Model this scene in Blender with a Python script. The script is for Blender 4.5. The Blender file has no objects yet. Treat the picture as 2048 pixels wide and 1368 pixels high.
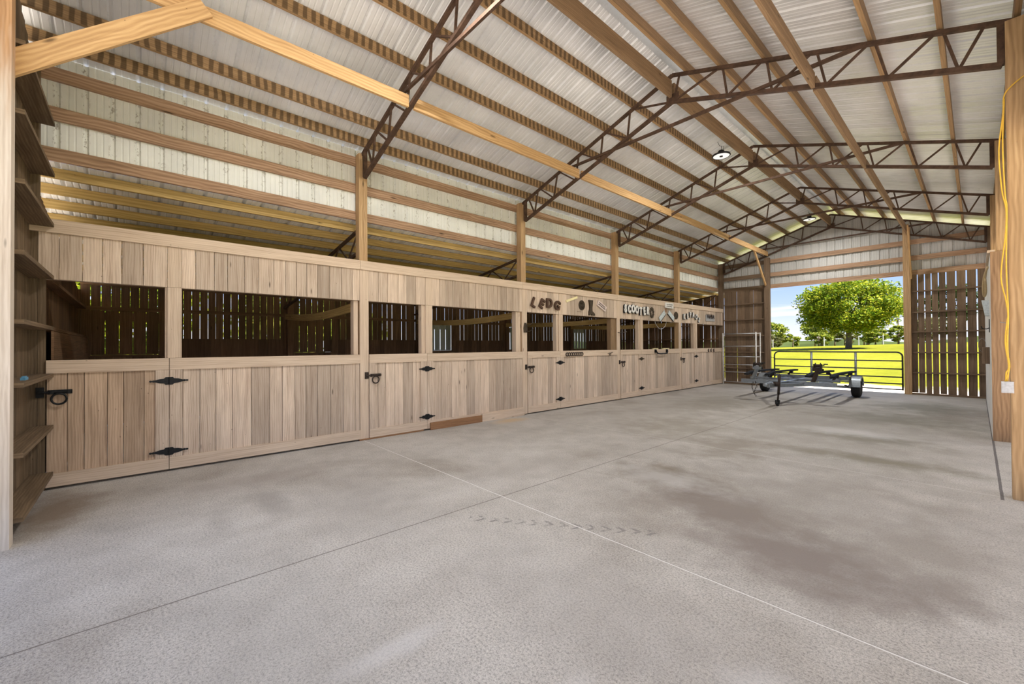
import bpy, bmesh, math, random
import numpy as np
from mathutils import Vector, Matrix
random.seed(7)
R = random.Random(11)
sc = bpy.context.scene
COL = sc.collection

# ------------------------------------------------------------------ place
YK = [-0.921, 2.739, 6.399, 10.059, 13.719, 17.379]     # bay lines
XS = -6.766          # face of the stall front
XP0, XP1 = -6.93, -6.79   # left posts
XR = -3.26           # ridge
XO = -11.74          # outer lean-to wall
TAN = 1/3.0
ROOF0 = 6.10         # underside of roof metal at ridge
def roofz(x): return ROOF0 - TAN*abs(x-XR)
def leanz(x): return 3.66 - 0.145*(-6.97-x)
Y_FRONT, Y_BACK = -1.35, 18.7

# ------------------------------------------------------------------ mesh builder
class MB:
    def __init__(s): s.v=[]; s.f=[]; s.uv=[]
    def quad(s, p, uv=None):
        b=len(s.v); s.v+= [tuple(q) for q in p]; n=len(p); s.f.append(tuple(range(b,b+n)))
        s.uv += uv if uv else [(0,0)]*n
    def hexa(s, c, lens, gr):
        # c: 8 corners (x lo/hi fastest, then y, then z); gr: index of grain axis
        b=len(s.v); s.v+=[tuple(p) for p in c]
        F=[((0,2,3,1),(0,1)),((4,5,7,6),(0,1)),((0,1,5,4),(0,2)),((2,6,7,3),(0,2)),((0,4,6,2),(1,2)),((1,3,7,5),(1,2))]
        off=(R.uniform(0,60),R.uniform(0,60))
        for idx,ax in F:
            s.f.append(tuple(b+i for i in idx))
            for i in idx:
                co=[(i&1)*lens[0],((i>>1)&1)*lens[1],((i>>2)&1)*lens[2]]
                if gr in ax:
                    o=[a for a in (0,1,2) if a!=gr]
                    s.uv.append((off[0]+co[gr], off[1]+co[o[0]]+co[o[1]]))
                else:
                    o=[a for a in (0,1,2) if a!=gr]
                    s.uv.append((off[0]+co[o[0]]*.15, off[1]+co[o[1]]))
        return s
    def box(s, x0,x1,y0,y1,z0,z1, gr=None):
        L=(x1-x0,y1-y0,z1-z0)
        if gr is None: gr=max(range(3),key=lambda i:L[i])
        c=[(x,y,z) for z in (z0,z1) for y in (y0,y1) for x in (x0,x1)]
        return s.hexa(c,L,gr)
    def bar(s, p, q, w, h, up=(0,0,1)):
        # beam from p to q, w sideways, h along up
        p=Vector(p); q=Vector(q); d=(q-p); L=d.length; d/=L
        side=d.cross(Vector(up))
        if side.length<1e-6: side=d.cross(Vector((1,0,0)))
        side.normalize(); u=side.cross(d)
        c=[p+d*L*i+side*(j-.5)*w+u*(k-.5)*h for k in (0,1) for j in (0,1) for i in (0,1)]
        return s.hexa(c,(L,w,h),0)
    def curvebar(s, pts, w, h, up=(0,0,1)):
        pts=[Vector(p) for p in pts]; n=len(pts); b=len(s.v); U=Vector(up)
        off=(R.uniform(0,60),R.uniform(0,60)); acc=0; us=[]
        for i,p in enumerate(pts):
            d=(pts[min(i+1,n-1)]-pts[max(i-1,0)]).normalized(); sd=d.cross(U).normalized(); u=sd.cross(d)
            if i: acc+=(p-pts[i-1]).length
            us.append(acc)
            for a,c in ((-.5,-.5),(.5,-.5),(.5,.5),(-.5,.5)): s.v.append(tuple(p+sd*a*w+u*c*h))
        for i in range(n-1):
            for j in range(4):
                k=(j+1)%4; s.f.append((b+i*4+j,b+i*4+k,b+(i+1)*4+k,b+(i+1)*4+j))
                vs=[0,w,w+h,2*w+h,2*w+2*h]
                s.uv+=[(off[0]+us[i],off[1]+vs[j]),(off[0]+us[i],off[1]+vs[j+1]),(off[0]+us[i+1],off[1]+vs[j+1]),(off[0]+us[i+1],off[1]+vs[j])]
        for i,o in ((0,(3,2,1,0)),(n-1,(0,1,2,3))):
            s.f.append(tuple(b+i*4+j for j in o)); s.uv+=[(off[0],off[1]),(off[0],off[1]+w),(off[0]+h,off[1]+w),(off[0]+h,off[1])]
        return s
    def tube(s, pts, r, n=10, closed=False, caps=True):
        pts=[Vector(p) for p in pts]; m=len(pts); b=len(s.v)
        prev=None
        for i,p in enumerate(pts):
            if closed: d=(pts[(i+1)%m]-pts[(i-1)%m])
            else: d=(pts[min(i+1,m-1)]-pts[max(i-1,0)])
            d.normalize()
            if prev is None:
                a=Vector((0,0,1)) if abs(d.z)<.9 else Vector((1,0,0))
                u=d.cross(a).normalized()
            else:
                u=prev-d*prev.dot(d); u.normalize()
            prev=u; w=d.cross(u)
            rr=r[i] if isinstance(r,(list,tuple)) else r
            for j in range(n):
                t=2*math.pi*j/n; s.v.append(tuple(p+(u*math.cos(t)+w*math.sin(t))*rr))
        rng=m if closed else m-1
        for i in range(rng):
            i2=(i+1)%m
            for j in range(n):
                k=(j+1)%n
                s.f.append((b+i*n+j,b+i*n+k,b+i2*n+k,b+i2*n+j)); s.uv+=[(i*.1,j/n),(i*.1,(j+1)/n),(i*.1+.1,(j+1)/n),(i*.1+.1,j/n)]
        if caps and not closed:
            s.f.append(tuple(b+j for j in range(n))[::-1]); s.uv+=[(0,0)]*n
            s.f.append(tuple(b+(m-1)*n+j for j in range(n))); s.uv+=[(0,0)]*n
        return s
    def lathe(s, prof, c, axis='z', n=24):
        # prof: list of (r, h) ; revolve round axis through c
        b=len(s.v); c=Vector(c)
        for r,h in prof:
            for j in range(n):
                t=2*math.pi*j/n; a,bb=r*math.cos(t),r*math.sin(t)
                s.v.append(tuple(c+(Vector((a,bb,h)) if axis=='z' else Vector((h,a,bb)) if axis=='x' else Vector((bb,h,a)))))
        for i in range(len(prof)-1):
            for j in range(n):
                k=(j+1)%n
                s.f.append((b+i*n+j,b+i*n+k,b+(i+1)*n+k,b+(i+1)*n+j)); s.uv+=[(j/n,i*.1),((j+1)/n,i*.1),((j+1)/n,i*.1+.1),(j/n,i*.1+.1)]
        if prof[0][0]>1e-5: s.f.append(tuple(b+j for j in range(n))[::-1]); s.uv+=[(0,0)]*n
        if prof[-1][0]>1e-5: s.f.append(tuple(b+(len(prof)-1)*n+j for j in range(n))); s.uv+=[(0,0)]*n
        return s
    def prism(s, pts2, place, t):
        # 2D outline extruded by t ; place(a,b,h) -> 3D
        b=len(s.v); n=len(pts2)
        for h in (0,t):
            for a,c in pts2: s.v.append(tuple(place(a,c,h)))
        s.f.append(tuple(range(b+n-1,b-1,-1))); s.uv+=[(p[0],p[1]) for p in pts2[::-1]]
        s.f.append(tuple(range(b+n,b+2*n))); s.uv+=[(p[0],p[1]) for p in pts2]
        for i in range(n):
            k=(i+1)%n; s.f.append((b+i,b+k,b+n+k,b+n+i)); s.uv+=[(0,0),(.01,0),(.01,.01),(0,.01)]
        return s
    def build(s, name, mat, parent=None, smooth=False):
        me=bpy.data.meshes.new(name); me.from_pydata(s.v,[],s.f)
        uvl=me.uv_layers.new(name='UVMap'); uvl.data.foreach_set('uv',np.array(s.uv,dtype=np.float32).ravel())
        bm=bmesh.new(); bm.from_mesh(me); bmesh.ops.recalc_face_normals(bm,faces=bm.faces); bm.to_mesh(me); bm.free()
        if smooth: me.polygons.foreach_set('use_smooth',[True]*len(me.polygons))
        if isinstance(mat,(list,tuple)):
            for m in mat: me.materials.append(m)
        else: me.materials.append(mat)
        o=bpy.data.objects.new(name,me); COL.objects.link(o)
        if parent is not None: o.parent=parent
        return o

def tag(o, label=None, cat=None, group=None, kind=None):
    if label: o['label']=label
    if cat: o['category']=cat
    if group: o['group']=group
    if kind: o['kind']=kind
    return o
def empty(name, loc, label, cat, group=None):
    o=bpy.data.objects.new(name,None); COL.objects.link(o); o.location=loc; o.empty_display_size=.1
    return tag(o,label,cat,group)
def struct(o, label=None, cat=None): return tag(o,label,cat,kind='structure')
def copy_tree(o, parent=None):
    c=o.copy(); COL.objects.link(c)
    if parent is not None: c.parent=parent
    for ch in list(o.children): copy_tree(ch,c)
    return c
class Rel(MB):
    # mesh builder whose points are given in world space but stored relative to a base
    def __init__(s, base): super().__init__(); s.base=Vector(base)
    def build(s,*a,**k):
        s.v=[(p[0]-s.base.x,p[1]-s.base.y,p[2]-s.base.z) for p in s.v]
        return super().build(*a,**k)

# ------------------------------------------------------------------ materials
def newmat(name):
    m=bpy.data.materials.new(name); m.use_nodes=True; nt=m.node_tree; nt.nodes.clear()
    out=nt.nodes.new('ShaderNodeOutputMaterial'); b=nt.nodes.new('ShaderNodeBsdfPrincipled')
    nt.links.new(b.outputs[0],out.inputs[0]); return m,nt,b,out
def N(nt,t,**kw):
    n=nt.nodes.new('ShaderNode'+t)
    for k,v in kw.items():
        if k in n.inputs.keys() if hasattr(n.inputs,'keys') else False: n.inputs[k].default_value=v
        else: setattr(n,k,v)
    return n
def ramp(nt,stops,fac=None):
    n=nt.nodes.new('ShaderNodeValToRGB'); e=n.color_ramp.elements
    while len(e)<len(stops): e.new(.5)
    for el,(p,c) in zip(e,stops):
        el.position=p; el.color=(c[0],c[1],c[2],1) if not isinstance(c,(int,float)) else (c,c,c,1)
    if fac is not None: nt.links.new(fac,n.inputs[0])
    return n
def mix(nt,fac,a,b,mode='MIX'):
    n=nt.nodes.new('ShaderNodeMix'); n.data_type='RGBA'; n.blend_type=mode
    for sock,val in ((n.inputs[0],fac),(n.inputs[6],a),(n.inputs[7],b)):
        if isinstance(val,(int,float)): sock.default_value=val
        elif isinstance(val,tuple): sock.default_value=(val[0],val[1],val[2],1)
        else: nt.links.new(val,sock)
    return n.outputs[2]
def math_(nt,op,a,b=0.0,clamp=False):
    n=nt.nodes.new('ShaderNodeMath'); n.operation=op; n.use_clamp=clamp
    for i,v in enumerate((a,b)):
        if isinstance(v,(int,float)): n.inputs[i].default_value=v
        else: nt.links.new(v,n.inputs[i])
    return n.outputs[0]
def mapping(nt,src,scale=(1,1,1),loc=(0,0,0)):
    n=nt.nodes.new('ShaderNodeMapping'); n.inputs['Scale'].default_value=scale; n.inputs['Location'].default_value=loc
    nt.links.new(src,n.inputs[0]); return n.outputs[0]
def noise(nt,vec,scale,detail=4,rough=.55,dist=0):
    n=nt.nodes.new('ShaderNodeTexNoise'); n.inputs['Scale'].default_value=scale; n.inputs['Detail'].default_value=detail
    n.inputs['Roughness'].default_value=rough; n.inputs['Distortion'].default_value=dist
    nt.links.new(vec,n.inputs['Vector']); return n.outputs['Fac']

def wood(name, light, mid, dark, rough=.75, var=.35, stain=.3, knots=.8, contrast=1.0, bands=0.0, ks=(1.5,7,1), wv=.12):
    m,nt,b,out=newmat(name); tc=N(nt,'TexCoord'); uv=tc.outputs['UV']
    g1=noise(nt,mapping(nt,uv,(1.2,26,1)),1.0,5,.6,.6)
    g2=noise(nt,mapping(nt,uv,(4,150,1)),1.0,3,.6)
    w=nt.nodes.new('ShaderNodeTexWave'); w.wave_type='BANDS'; w.bands_direction='Y'
    w.inputs['Scale'].default_value=13 if wv<.14 else 8; w.inputs['Distortion'].default_value=5.5 if wv<.14 else 9; w.inputs['Detail'].default_value=2; w.inputs['Detail Scale'].default_value=.7
    nt.links.new(mapping(nt,uv,(.32,1,1)),w.inputs['Vector'])
    geo=N(nt,'NewGeometry'); rnd=geo.outputs['Random Per Island']
    f=math_(nt,'ADD',math_(nt,'MULTIPLY',g1,.8-wv),math_(nt,'ADD',math_(nt,'MULTIPLY',w.outputs['Fac'],wv),math_(nt,'MULTIPLY',g2,.2)))
    c=.5-.28/contrast; d=.5+.24/contrast
    col=ramp(nt,[(max(0,c),dark),(.5,mid),(min(1,d),light)],f).outputs[0]
    # board to board tone
    tone=ramp(nt,[(0,1-var),(.5,1.0-var*.25),(1,1+var*.25)],rnd).outputs[0]
    col=mix(nt,1.0,col,tone,'MULTIPLY')
    # weathering blotches with a shape of their own
    bl=ramp(nt,[(.42,0),(.68,1)],noise(nt,mapping(nt,uv,(1.4,4.5,1)),1.0,4,.6)).outputs[0]
    col=mix(nt,math_(nt,'MULTIPLY',bl,stain),col,tuple(x*.45 for x in mid),'MIX')
    # knots
    v=nt.nodes.new('ShaderNodeTexVoronoi'); v.inputs['Scale'].default_value=1.0; v.inputs['Randomness'].default_value=1
    nt.links.new(mapping(nt,uv,ks),v.inputs['Vector'])
    kn=ramp(nt,[(0.035,1),(.085,0)],v.outputs['Distance']).outputs[0]
    col=mix(nt,math_(nt,'MULTIPLY',kn,knots),col,tuple(x*.25 for x in dark),'MIX')
    v2=nt.nodes.new('ShaderNodeTexVoronoi'); v2.inputs['Scale'].default_value=1.0
    nt.links.new(mapping(nt,uv,(5,11,1)),v2.inputs['Vector'])
    col=mix(nt,ramp(nt,[(.03,.75),(.05,0)],v2.outputs['Distance']).outputs[0],col,tuple(x*.3 for x in dark),'MIX')
    if bands>0:
        w2=nt.nodes.new('ShaderNodeTexWave'); w2.bands_direction='X'; w2.inputs['Scale'].default_value=3.2; w2.inputs['Distortion'].default_value=3; w2.inputs['Detail'].default_value=2
        nt.links.new(mapping(nt,uv,(1,.6,1)),w2.inputs['Vector'])
        bb=ramp(nt,[(.35,1),(.65,0)],w2.outputs['Fac']).outputs[0]
        col=mix(nt,math_(nt,'MULTIPLY',bb,bands),col,tuple(x*.35 for x in dark),'MIX')
    nt.links.new(col,b.inputs['Base Color']); b.inputs['Roughness'].default_value=rough
    b.inputs['Specular IOR Level'].default_value=.25
    bp=N(nt,'Bump'); bp.inputs['Strength'].default_value=.25; bp.inputs['Distance'].default_value=.004
    nt.links.new(f,bp.inputs['Height']); nt.links.new(bp.outputs[0],b.inputs['Normal'])
    return m
def plain(name,col,rough=.6,metal=0.0,var=.25,scale=9,spec=.4,dark=None):
    m,nt,b,out=newmat(name); tc=N(nt,'TexCoord')
    f=noise(nt,tc.outputs['Object'],scale,5,.6)
    d=dark or tuple(x*(1-var) for x in col); l=tuple(min(1,x*(1+var*.6)) for x in col)
    nt.links.new(ramp(nt,[(.3,d),(.7,l)],f).outputs[0],b.inputs['Base Color'])
    b.inputs['Roughness'].default_value=rough; b.inputs['Metallic'].default_value=metal; b.inputs['Specular IOR Level'].default_value=spec
    return m
M={}
M['stall']=wood('stall_wood',(.80,.67,.545),(.66,.52,.40),(.34,.23,.16),var=.38,stain=.30,contrast=1.05)
M['stallbrown']=wood('brown_stall_wood',(.70,.53,.385),(.54,.385,.265),(.28,.18,.115),var=.3,stain=.3,contrast=1.05)
M['stallrail']=wood('stall_rail_wood',(.80,.66,.515),(.66,.515,.385),(.42,.29,.20),var=.22,stain=.14,contrast=.85)
M['post']=wood('post_wood',(.64,.45,.255),(.48,.31,.16),(.28,.17,.085),var=.2,stain=.2,knots=.95,ks=(1.1,4.2,1),wv=.16)
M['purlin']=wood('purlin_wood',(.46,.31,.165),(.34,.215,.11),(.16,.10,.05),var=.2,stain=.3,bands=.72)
M['purlinlit']=wood('purlin_lit_face_wood',(.50,.33,.175),(.37,.235,.12),(.18,.11,.055),var=.2,stain=.15)  # lighter copy for the horizontal purlin faces, floor light painted in
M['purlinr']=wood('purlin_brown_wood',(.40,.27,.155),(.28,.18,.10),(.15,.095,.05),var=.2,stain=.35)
M['beam']=wood('brace_wood',(.70,.47,.24),(.56,.35,.16),(.36,.20,.09),var=.12,stain=.08,wv=.18,ks=(1.2,5,1))
M['girt']=wood('girt_wood',(.54,.37,.245),(.40,.25,.155),(.22,.13,.08),var=.25,stain=.28,knots=1,ks=(1.0,5,1),wv=.2,contrast=1.2)
M['lean']=wood('lean_to_wood',(.60,.43,.19),(.47,.32,.12),(.28,.18,.07),var=.2,stain=.2,wv=.15,ks=(1.3,5,1))
M['endb']=wood('end_board_wood',(.46,.30,.175),(.33,.205,.115),(.19,.11,.06),var=.1,stain=.2,wv=.18,ks=(.9,3.5,1))
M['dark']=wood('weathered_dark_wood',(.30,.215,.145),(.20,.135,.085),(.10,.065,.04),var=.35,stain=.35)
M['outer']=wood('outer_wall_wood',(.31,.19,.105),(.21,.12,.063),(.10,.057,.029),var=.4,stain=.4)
M['skylit']=wood('skylit_post_wood',(.78,.70,.61),(.64,.555,.465),(.44,.35,.27),var=.1,stain=.1)
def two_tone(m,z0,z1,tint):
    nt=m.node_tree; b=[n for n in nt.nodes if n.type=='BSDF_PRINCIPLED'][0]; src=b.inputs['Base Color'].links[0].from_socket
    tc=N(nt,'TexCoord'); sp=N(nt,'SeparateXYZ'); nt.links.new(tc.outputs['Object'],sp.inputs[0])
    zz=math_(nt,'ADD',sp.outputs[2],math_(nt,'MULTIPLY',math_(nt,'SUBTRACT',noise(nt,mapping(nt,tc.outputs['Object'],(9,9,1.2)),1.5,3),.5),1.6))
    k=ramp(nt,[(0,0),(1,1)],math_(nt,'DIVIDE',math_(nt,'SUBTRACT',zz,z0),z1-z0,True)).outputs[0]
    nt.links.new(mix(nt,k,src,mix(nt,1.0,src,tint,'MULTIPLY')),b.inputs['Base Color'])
two_tone(M['skylit'],3.2,4.0,(.74,.50,.30))  # pale lower post has outside light painted in, upper part browner
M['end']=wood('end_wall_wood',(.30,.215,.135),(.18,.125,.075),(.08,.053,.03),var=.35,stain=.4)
M['grey']=wood('backlit_shutter_wood',(.66,.69,.62),(.50,.53,.46),(.28,.30,.25),var=.4,stain=.4)  # outside light on the farther shutters painted in as paler wood
M['red']=wood('kick_board_wood',(.40,.22,.11),(.30,.155,.075),(.18,.085,.04),var=.1,stain=.1)
M['rust']=plain('rusty_steel',(.095,.055,.036),.75,.1,.45,14,.3)
M['black']=plain('black_iron',(.012,.012,.013),.5,.3,.4,30,.4)
M['iron']=plain('rusted_black_iron',(.05,.035,.028),.6,.3,.5,60,.3)
M['gate']=plain('dark_gate_paint',(.03,.032,.034),.5,.2,.3,20,.4)
M['galv']=plain('galvanized_steel',(.27,.30,.325),.45,.6,.2,25,.5)
M['white']=plain('chalky_white_paint',(.78,.76,.72),.6,0,.15,18,.3)
M['whitewall']=plain('white_wall_paint',(.70,.69,.66),.65,0,.12,6,.3)
M['rubber']=plain('tyre_rubber',(.016,.016,.017),.75,0,.3,40,.25)
M['carpet']=plain('bunk_carpet',(.03,.032,.036),.95,0,.4,120,.1)
M['yellow']=plain('yellow_cord_plastic',(.85,.52,.06),.45,0,.1,30,.4)
M['rope']=plain('beige_rope',(.62,.48,.28),.9,0,.3,120,.1)
M['alu']=plain('cast_aluminium',(.55,.56,.58),.45,.6,.15,40,.5)
M['lampbody']=plain('black_lamp_housing',(.012,.012,.014),.45,.2,.2,20,.4)
M['brownletter']=wood('carved_letter_wood',(.15,.085,.055),(.10,.055,.035),(.05,.03,.02),var=.2,stain=.2)
M['bronze']=plain('dark_bronze',(.07,.05,.032),.55,.4,.5,60,.4)
M['tin']=plain('pale_weathered_tin',(.60,.66,.68),.5,.2,.25,30,.4)
M['plaque']=plain('pale_pink_plaque',(.66,.55,.50),.7,0,.2,25,.2)
M['slat']=plain('pale_yellow_slat',(.85,.75,.42),.6,0,.12,25,.3)
M['greyplaque']=plain('grey_plaque',(.38,.38,.38),.6,0,.2,40,.3)
M['ink']=plain('dark_ink',(.05,.035,.03),.7,0,.2,40,.2)
M['blue']=plain('blue_plastic',(.12,.35,.55),.5,0,.15,30,.4)
M['bark']=plain('tree_bark',(.16,.125,.095),.9,0,.4,6,.1)
M['drive']=plain('pale_bounce_drive',(.74,.64,.53),.9,0,.12,1.5,.1)  # for the unseen drive added to bounce sunlight
M['hill']=plain('far_hill_green',(.045,.06,.022),.95,0,.4,.08,.0)

def lensmat():
    m,nt,b,out=newmat('lit_lamp_lens'); b.inputs['Base Color'].default_value=(.7,.7,.7,1); b.inputs['Roughness'].default_value=.4
    b.inputs['Emission Color'].default_value=(1,.98,.94,1); b.inputs['Emission Strength'].default_value=.2; return m
M['lens']=lensmat()
def siding(name,base,metal,rough,dirt,tint,th=.54):
    m,nt,b,out=newmat(name); tc=N(nt,'TexCoord'); o=tc.outputs['Object']; uv=tc.outputs['UV']
    f=noise(nt,mapping(nt,o,(1,1,1)),1.1,4,.6)
    col=ramp(nt,[(.3,tuple(x*.80 for x in base)),(.7,tuple(min(1,x*1.05) for x in base))],f).outputs[0]
    # dirt specks gathered on the rib edges (u runs across the sheet, in ribs)
    sep=N(nt,'SeparateXYZ'); nt.links.new(uv,sep.inputs[0])
    fr=math_(nt,'FRACT',sep.outputs[0])
    edge=ramp(nt,[(.0,1),(.10,.9),(.32,0),(.93,0),(1,1)],fr).outputs[0]
    sp=ramp(nt,[(th,0),(th+.07,1)],noise(nt,mapping(nt,o,(12,12,9)),2.2,5,.7)).outputs[0]
    sp2=ramp(nt,[(.68,0),(.72,1)],noise(nt,mapping(nt,o,(5,5,5)),3.1,4,.7)).outputs[0]
    d=math_(nt,'MAXIMUM',math_(nt,'MULTIPLY',edge,sp),math_(nt,'MULTIPLY',sp2,.35))
    col=mix(nt,math_(nt,'MULTIPLY',d,dirt),col,tint)
    nt.links.new(col,b.inputs['Base Color']); b.inputs['Metallic'].default_value=metal
    rr=ramp(nt,[(.3,rough-.08),(.7,rough+.12)],f); nt.links.new(rr.outputs[0],b.inputs['Roughness'])
    return m
M['roof']=siding('roof_metal',(.83,.85,.875),.30,.38,.12,(.25,.2,.16))
M['wallmetal']=siding('siding_metal',(.84,.855,.82),.05,.5,.7,(.14,.095,.06))
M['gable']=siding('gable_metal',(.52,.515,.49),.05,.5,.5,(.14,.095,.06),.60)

def concrete():
    m,nt,b,out=newmat('concrete'); tc=N(nt,'TexCoord'); o=tc.outputs['Object']
    big=noise(nt,mapping(nt,o,(.55,.42,1)),1.0,5,.6,.4)
    mid_=noise(nt,o,3.2,5,.65); fine=noise(nt,o,70,4,.75); grain=noise(nt,o,170,2,.6)
    col=ramp(nt,[(.30,(.36,.325,.285)),(.45,(.475,.447,.41)),(.62,(.55,.525,.49)),(.8,(.60,.58,.55))],big).outputs[0]
    col=mix(nt,.55,col,ramp(nt,[(.3,(.72,.71,.70)),(.6,(1,1,1))],mid_).outputs[0],'MULTIPLY')
    col=mix(nt,.62,col,ramp(nt,[(.36,(.30,.29,.28)),(.5,(1,1,1)),(.64,(1.28,1.27,1.25))],fine).outputs[0],'MULTIPLY')
    col=mix(nt,.5,col,ramp(nt,[(.3,(.35,.34,.33)),(.52,(1,1,1)),(.7,(1.25,1.25,1.25))],grain).outputs[0],'MULTIPLY')
    sep=N(nt,'SeparateXYZ'); nt.links.new(o,sep.inputs[0]); X,Y=sep.outputs[0],sep.outputs[1]
    # damp / oil stains and broad darker areas, each with its own place and outline
    wob=noise(nt,o,2.3,5,.65)
    for cx,cy,rx,ry,st,c in [(-6.45,5.75,.22,.42,.8,(.52,.39,.25)),(-1.7,9.5,2.4,4.2,.5,(.27,.25,.215)),(-1.2,4.6,1.6,1.5,.45,(.29,.265,.235)),(-5.0,10.5,1.3,5.0,.4,(.30,.275,.24)),(-2.45,4.62,.62,.48,.85,(.205,.175,.135)),(-1.6,4.1,.75,.5,.8,(.225,.19,.165)),(-.8,3.55,.75,.55,.8,(.225,.19,.17)),(-.35,4.3,.5,.6,.5,(.27,.24,.21)),
                             (-1.0,7.25,1.0,.28,.75,(.20,.18,.13)),(-1.3,8.8,.9,.4,.7,(.20,.185,.14)),(-2.5,6.6,.5,.9,.6,(.24,.21,.17)),(-1.2,11.5,1.2,.9,.6,(.21,.20,.155)),(-3.7,7.6,.9,1.2,.5,(.25,.225,.18)),(-4.6,11.5,.8,1.8,.5,(.24,.22,.18)),
                             (-4.5,.55,.34,.10,.22,(.24,.22,.20)),(-4.75,1.0,.5,.14,.5,(.27,.25,.23)),(-4.0,1.7,.9,.5,.35,(.33,.31,.29)),(-5.9,-.55,.7,.3,.75,(.20,.15,.11)),(-.9,14,1.0,1.2,.6,(.19,.19,.15)),(-1.5,2.0,1.2,.5,.3,(.34,.32,.30)),(-3.9,3.6,.5,.9,.35,(.32,.29,.26)),(-5.6,1.2,.3,.9,.45,(.30,.26,.23)),(-2.2,.55,1.6,.5,.3,(.34,.33,.31))]:
        dx=math_(nt,'DIVIDE',math_(nt,'SUBTRACT',X,cx),rx*1.25); dy=math_(nt,'DIVIDE',math_(nt,'SUBTRACT',Y,cy),ry*1.25)
        r=math_(nt,'SQRT',math_(nt,'ADD',math_(nt,'MULTIPLY',dx,dx),math_(nt,'MULTIPLY',dy,dy)))
        r=math_(nt,'ADD',r,math_(nt,'MULTIPLY',math_(nt,'SUBTRACT',wob,.5),1.5))
        k=ramp(nt,[(.25,1),(1.25,0)],r).outputs[0]
        col=mix(nt,math_(nt,'MULTIPLY',k,min(.95,st*1.15)),col,c)
    # pale scuffs
    for cx,cy,rx,ry in [(-2.0,1.0,.10,.36),(-1.22,1.35,.10,.3),(-.62,2.05,.28,.2),(-2.4,4.55,.8,.35),(-1.55,9.2,.9,.5)]:
        dx=math_(nt,'DIVIDE',math_(nt,'SUBTRACT',X,cx),rx); dy=math_(nt,'DIVIDE',math_(nt,'SUBTRACT',Y,cy),ry)
        r=math_(nt,'SQRT',math_(nt,'ADD',math_(nt,'MULTIPLY',dx,dx),math_(nt,'MULTIPLY',dy,dy)))
        r=math_(nt,'ADD',r,math_(nt,'MULTIPLY',math_(nt,'SUBTRACT',mid_,.5),1.6))
        k=ramp(nt,[(.3,1),(1.0,0)],r).outputs[0]
        col=mix(nt,math_(nt,'MULTIPLY',k,.4),col,(.66,.65,.645))
    # tyre tread marks
    ca,sa=.81,.586
    al=math_(nt,'ADD',math_(nt,'MULTIPLY',math_(nt,'ADD',X,3.06),ca),math_(nt,'MULTIPLY',math_(nt,'SUBTRACT',Y,2.23),sa))
    ac=math_(nt,'ADD',math_(nt,'MULTIPLY',math_(nt,'ADD',X,3.06),-sa),math_(nt,'MULTIPLY',math_(nt,'SUBTRACT',Y,2.23),ca))
    st_=math_(nt,'FRACT',math_(nt,'ADD',math_(nt,'DIVIDE',al,.12),math_(nt,'MULTIPLY',math_(nt,'ABSOLUTE',ac),9.0)))
    mk=math_(nt,'MULTIPLY',math_(nt,'LESS_THAN',st_,.34),math_(nt,'LESS_THAN',math_(nt,'ABSOLUTE',ac),.055))
    mk=math_(nt,'MULTIPLY',mk,math_(nt,'MULTIPLY',math_(nt,'GREATER_THAN',al,0),math_(nt,'LESS_THAN',al,1.6)))
    mk=math_(nt,'MULTIPLY',mk,ramp(nt,[(.38,0),(.55,.6)],noise(nt,o,16,4,.7)).outputs[0])
    col=mix(nt,mk,col,(.12,.115,.115))
    # saw-cut joints
    wj=math_(nt,'MULTIPLY',math_(nt,'SUBTRACT',mid_,.5),.012)
    def joint(val,at,hw,c,st):
        nonlocal col
        dd=math_(nt,'ABSOLUTE',math_(nt,'SUBTRACT',math_(nt,'ADD',val,wj),at))
        k=math_(nt,'MULTIPLY',math_(nt,'LESS_THAN',dd,hw),st); col=mix(nt,k,col,c)
    joint(X,-3.262,.0055,(.12,.10,.085),.85)
    joint(Y,2.79,.007,(.80,.79,.77),.75); joint(Y,2.797,.0022,(.15,.13,.11),.8)
    joint(Y,6.42,.008,(.66,.65,.63),.4); joint(Y,10.08,.008,(.3,.28,.26),.4); joint(Y,13.74,.008,(.3,.28,.26),.4); joint(math_(nt,'ADD',X,math_(nt,'MULTIPLY',math_(nt,'LESS_THAN',Y,6.3),9)),.15,.012,(.06,.05,.05),.8)
    nt.links.new(col,b.inputs['Base Color']); b.inputs['Roughness'].default_value=.72; b.inputs['Specular IOR Level'].default_value=.35
    bp=N(nt,'Bump'); bp.inputs['Strength'].default_value=.6; bp.inputs['Distance'].default_value=.005
    nt.links.new(math_(nt,'ADD',fine,math_(nt,'MULTIPLY',grain,.5)),bp.inputs['Height']); nt.links.new(bp.outputs[0],b.inputs['Normal'])
    return m
M['concrete']=concrete()
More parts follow.
